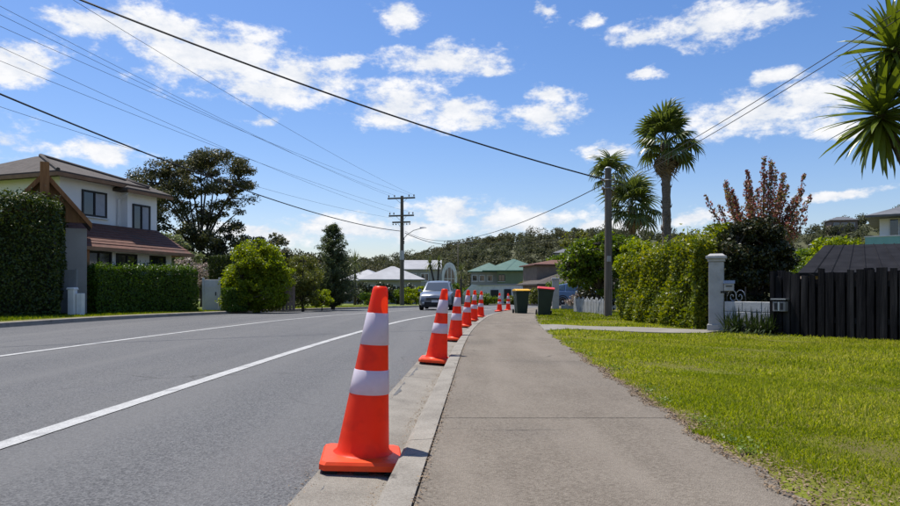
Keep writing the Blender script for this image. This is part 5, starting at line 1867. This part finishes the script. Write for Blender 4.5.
# climber mass and red-leaved tree above the wall
d = 12.9
make_tree('climber_bush', 'dense dark climber heaped over the white block wall', (XX(752, d), d, lz(XX(752, d), d)),
          [(0, 0, 1.55, .62, .5, .62), (-.32, -.1, 1.3, .4, .4, .5), (.38, -.05, 1.3, .38, .4, .6), (0, -.1, .9, .7, .45, .5), (.1, 0, 2.0, .5, .4, .25)], 210, 110, .075, .042, .17, L_DARK, BARK_D, .06, fork=.25, cat='bush', seed=96)
d = 14.2
x = XX(760, d)
rt = empty('red_tree', (x, d, lz(x, d)), 0, 'red-leaved tree with upright whippy stems above the dark climber', 'tree')
r_ = np.random.default_rng(97)
mb = MB()
fz = 1.35
mb.tube([(0, 0, -.05), (.03, .02, .7), (0, 0, fz)], [.09, .075, .06], 8)
pos, nor = [], []
TIPS = [(704, 196, .6), (712, 200, .7), (722, 182, .85), (733, 180, .9), (740, 184, .8), (745, 181, .9), (750, 170, 1.0), (757, 160, 1.0), (762, 167, 1), (768, 172, 1), (773, 159, 1), (778, 176, .9), (784, 167, 1), (790, 171, 1), (797, 182, .9), (804, 174, .9), (809, 187, .8), (813, 194, .6), (728, 190, .8), (737, 194, .8), (800, 196, .7), (817, 213, .45), (786, 190, .9), (766, 186, 1), (754, 190, 1), (719, 205, .5), (794, 204, .7), (808, 208, .6)]
for (px, py, dens) in TIPS:
    e = Vector((XX(px, d) - x, r_.normal(0, .35), ZZ(py, d) - lz(x, d)))
    s0 = Vector((e.x * .30, e.y * .5, fz + r_.uniform(.1, .5)))
    m = s0.lerp(e, .45) + Vector((e.x * .12, 0, -.10))
    pts = [s0.lerp(m, t).lerp(m.lerp(e, t), t) for t in np.linspace(0, 1, 9)]
    mb.tube([Vector((0, 0, fz - .2)), Vector((e.x * .13, e.y * .2, fz + .05)), s0], [.035, .026, .017], 6)
    mb.tube(pts, [.016 * (1 - .8 * t) + .003 for t in np.linspace(0, 1, 9)], 5)
    n = int(470 * dens)
    tt = r_.uniform(.08, 1.0, n)
    pa = np.array([tuple(p) for p in pts])
    ii = np.clip((tt * 8).astype(int), 0, 7)
    fr = (tt * 8 - ii)[:, None]
    c = pa[ii] * (1 - fr) + pa[ii + 1] * fr
    dr = unit(r_.normal(size=(n, 3)))
    pos.append(c + dr * (.045 + .15 * (1 - tt))[:, None] * r_.uniform(.4, 1.2, (n, 1)))
    nor.append(dr)
mb.build('trunk', BARK, rt, smooth=True)
npmesh('crown', leaf_quads(np.concatenate(pos), np.concatenate(nor), .066, .036, out=.4, r=r_), 4, L_RED, rt)

# ------------------------------------------------------------------ black paling fence
f0, f1 = Vector((XX(775, 11.3), 11.3, 0)), Vector((XX(906, 9.55), 9.55, 0))
dirf = (f1 - f0).normalized()
f1 = f0 + dirf * 4.2
fl_ = (f1 - f0).length
ang = math.atan2(dirf.y, dirf.x)
fence = empty('paling_fence', (f0.x, f0.y, 0), ang, 'black stained rough paling fence at the edge of the lawn', 'fence')


def fz_(t):
    p = f0 + dirf * t
    return lz(p.x, p.y)


t = 0.0
k = 0
r_ = np.random.default_rng(99)
while t < fl_:
    w = r_.uniform(.085, .150)
    h = 1.045 + .05 * math.sin(t * 1.1) + r_.normal(0, .036) + .012 * t
    z0 = fz_(t) - .02
    y0 = r_.uniform(-.006, .006)
    tl, tr = r_.normal(0, .012), r_.normal(0, .012)
    bow = r_.normal(0, .004)
    vs_ = [(t, y0, z0), (t + w, y0, z0), (t + w + bow, y0 - .004, z0 + h * .5), (t + w + tr * .5, y0, z0 + h + tr), (t + tl * .5, y0, z0 + h + tl), (t + bow, y0 - .004, z0 + h * .5)]
    vs_ += [(a, b + .024, c) for a, b, c in vs_]
    fs = [(0, 1, 2, 5), (5, 2, 3, 4), (11, 8, 7, 6), (10, 9, 8, 11)] + [(i, 6 + i, 6 + (i + 1) % 6, (i + 1) % 6) for i in range(6)]
    MB().add(vs_, fs).build('paling', FENCE_M, fence)
    g_ = r_.uniform(.018, .045)
    if True:                                            # backing board behind the gap
        z1 = z0
        hb = h - r_.uniform(.01, .09)
        MB().box((t + w + g_ / 2, .095, z1 + hb / 2), (.12, .022, hb)).build('paling', FENCE_M, fence)
    t += w + g_
    k += 1
for z in (.30, .88):
    MB().box((fl_ / 2, .055, .1 + z), (fl_, .045, .09)).build('rail', FENCE_M, fence)
for t in (.02, 1.45, 2.9, 4.1):
    MB().box((t, .16, .65), (.10, .10, 1.16)).build('post', FENCE_M, fence)
MB().box((-.035, .02, .64), (.075, .12, 1.15)).build('post', FENCE_M, fence)
# grey number plaque / letterbox front on the fence
p = f0 + dirf * .13
lb2 = empty('letterbox', (p.x, p.y, 0), ang, 'grey box with pale two-panel front hung on the black fence', 'letterbox')
zc = ZZ(306.5, 11.1)
MB().box((0, -.055, zc), (.23, .085, .17)).build('body', surf('plaque_grey', (.17, .165, .17), (.23, .225, .23), scale=8, rough=.7), lb2, bevel=.006)
MB().box((0, -.062, zc + .125), (.27, .12, .022)).build('cap', STEEL, lb2)
for s in (-1, 1):
    MB().box((s * .052, -.1, zc), (.05, .006, .115)).build('panel', FRAME_D, lb2)
MB().box((0, -.1, zc), (.018, .008, .15)).build('divider', WHITE, lb2)

# ------------------------------------------------------------------ neighbours behind the fence
sd = empty('shed', (XX(800, 19), 19.0, gz(19) + .0), R(-22), 'low dark-roofed shed behind the black fence', 'shed')
zE = ZZ(273, 19) - gz(19)
zR = ZZ(249.5, 23) - gz(19)
MB().span((.1, .1, 0), (4.3, 4.8, zE - .06)).build('wall', BROWNWALL, sd)
MB().add([(-.1, -.2, zE - .02), (4.6, -.2, zE - .02), (4.6, 4.9, zR + .15), (1.3, 4.9, zR + .15), (-.1, -.2, zE - .10), (4.6, -.2, zE - .10), (4.6, 4.9, zR), (1.3, 4.9, zR)],
         [(0, 1, 2, 3), (7, 6, 5, 4), (0, 4, 5, 1), (1, 5, 6, 2), (2, 6, 7, 3), (3, 7, 4, 0)]).build('roof', SHEDROOF, sd)
MB().box((2.25, -.23, zE - .05), (4.8, .05, .10)).build('fascia', SHEDROOF, sd)
for k in range(1, 11):
    t = k / 11
    xb = -.1 + 4.7 * t
    xt = 1.3 + 3.3 * t
    MB().tube([(xb, -.2, zE - .01), (xt, 4.9, zR + .16)], .022, 4).build('roof_rib', SHEDROOF, sd)
d = 38.0
g0 = gz(d)
th = empty('house', (XX(862, d), d, g0), R(-36), 'white and teal house with balcony beyond the shed roof', 'house')
zb0, zb1, ze, zr = ZZ(250, d) - g0, ZZ(237.5, d) - g0, ZZ(218, d) - g0, ZZ(209, d) - g0
MB().span((.8, 1.2, 0), (8, 8, ze)).build('wall', WALLW, th)
MB().span((.15, 0, zb0 - .25), (8, 1.3, zb0)).build('balcony_floor', WALLG, th)
MB().span((.15, 0, zb0 + .002), (8, .06, zb1)).build('balcony_front', TEAL, th)
MB().span((.15, .062, zb0 + .002), (.21, 1.2, zb1)).build('balcony_side', TEAL, th)
MB().span((.10, -.03, zb1 + .002), (8, .10, zb1 + .06)).build('handrail', WHITE, th)
for x in (.4, 4.0):
    MB().span((x, .1, 0), (x + .14, .24, zb0 - .252)).build('post', WHITE, th)
hip_roof(.5, 8, .2, 8, ze + .002, zr - ze + .9, ov=.35).build('roof', SLATE, th)
window(th, (2.0, 1.2, (zb1 + ze) / 2), 1.5, 1.15, 'y', -1, frame=WHITE, mull=2)
window(th, (4.6, 1.2, (zb1 + ze) / 2), 1.5, 1.15, 'y', -1, frame=WHITE, mull=2)
# bright scrub on the slope behind
for px, d, py, w, lm, lab in ((838, 48, 236, 2.0, L_BUSH, 'bright green tree on the slope left of the teal house'), (818, 60, 243, 2.4, L_GREEN, 'mid-green tree on the slope behind the shed'), (852, 62, 232, 2.2, L_OLIVE, 'olive tree on the slope beside the teal house'), (798, 66, 246, 2.6, L_GREEN, 'green tree on the slope behind the red-leaved tree')):
    z = ZZ(py, d)
    make_tree('slope_tree', lab, (XX(px, d), d, gz(d) - .02), [(0, 0, z * .66, w, w, z * .42)], 50, 90, .3, .16, .7, lm, BARK, .12, fork=.3, seed=int(px) + 7)

# houses on the hillside
r_ = np.random.default_rng(77)
for i, (px, d, w, wm, rm, lab) in enumerate(((828, 215, 8, WALLG, ZINC, 'wide grey house high on the wooded hill'), (808, 180, 7, WALLW, SLATE, 'white house with slate roof low on the wooded hill'), (841, 245, 9, BROWNWALL, SLATE, 'brown house near the ridge of the wooded hill'),
                                             (566, 200, 7, WALLG, SLATE, 'grey house half sunk in the woods above the brown house'), (815, 205, 6, BROWNWALL, TILE_RED, 'red-roofed house among the hillside woods'))):
    x = XX(px, d)
    z = hz_(x, d)
    h = empty('hillside_house', (x, d, z - .9), R(r_.uniform(-20, 20)), lab, 'house')
    MB().span((-w / 2, -3, -4), (w / 2, 3, 4.6)).build('wall', wm, h)
    hip_roof(-w / 2, w / 2, -3, 3, 4.602, 1.5, ov=.6).build('roof', rm, h)
    for q in (-.3, 0, .3):
        window(h, (q * w, -3, 3.0), w * .2, 1.4, 'y', -1, frame=WHITE, mull=0)

# ------------------------------------------------------------------ yucca overhanging the fence at the right
d = 11.0
yb = Vector((XX(940, d), d, lz(XX(940, d), d)))
yu = empty('yucca', yb, 0, 'tall yucca with spiky sword-leaved heads leaning over the black fence', 'yucca')
r_ = np.random.default_rng(88)
m = MB()
vs_, fs = [], []
for t, w, dz in ((0, .55, 0), (.25, 1.0, .0), (.6, .85, -.02), (.85, .45, -.06), (1.0, .03, -.11)):
    vs_ += [(t, w * .030, dz + w * .010), (t, 0, dz), (t, -w * .030, dz + w * .010)]
for j in range(4):
    fs += [(j * 3, j * 3 + 1, j * 3 + 4, j * 3 + 3), (j * 3 + 1, j * 3 + 2, j * 3 + 5, j * 3 + 4)]
leafme = MB().add(vs_, fs).mesh('leaf', L_YUCCA)
HEADS = [(886, 110, .3, 135, 1.0), (897, 44, .2, 115, .86), (928, 95, -.2, 45, .95)]
tr_ = MB()
for (px, py, dy, nl_, L_) in HEADS:
    c = Vector((XX(px, d) - yb.x, dy * .5, ZZ(py, d) - yb.z))
    tr_.tube([(0, 0, -.05), (.02, 0, 1.6), Vector((c.x * .3, c.y * .4, c.z * .62)), c], [.17, .13, .095, .06], 9)
    for i in range(nl_):
        t = (i + .5) / nl_
        el = R(-72 + 155 * t ** .9)
        az = i * 2.39996 + r_.normal() * .12
        o = bpy.data.objects.new('leaf', leafme)
        link(o, yu)
        o.rotation_mode = 'QUATERNION'
        o.rotation_quaternion = Quaternion((0, 0, 1), az) @ Quaternion((0, 1, 0), -el) @ Quaternion((1, 0, 0), r_.normal() * .3)
        o.location = c + Vector((0, 0, -.16 + .24 * t))
        s = L_ * r_.uniform(.8, 1.12)
        o.scale = (s, s * 1.75, s)
tr_.build('trunk', PALMBARK, yu, smooth=True)
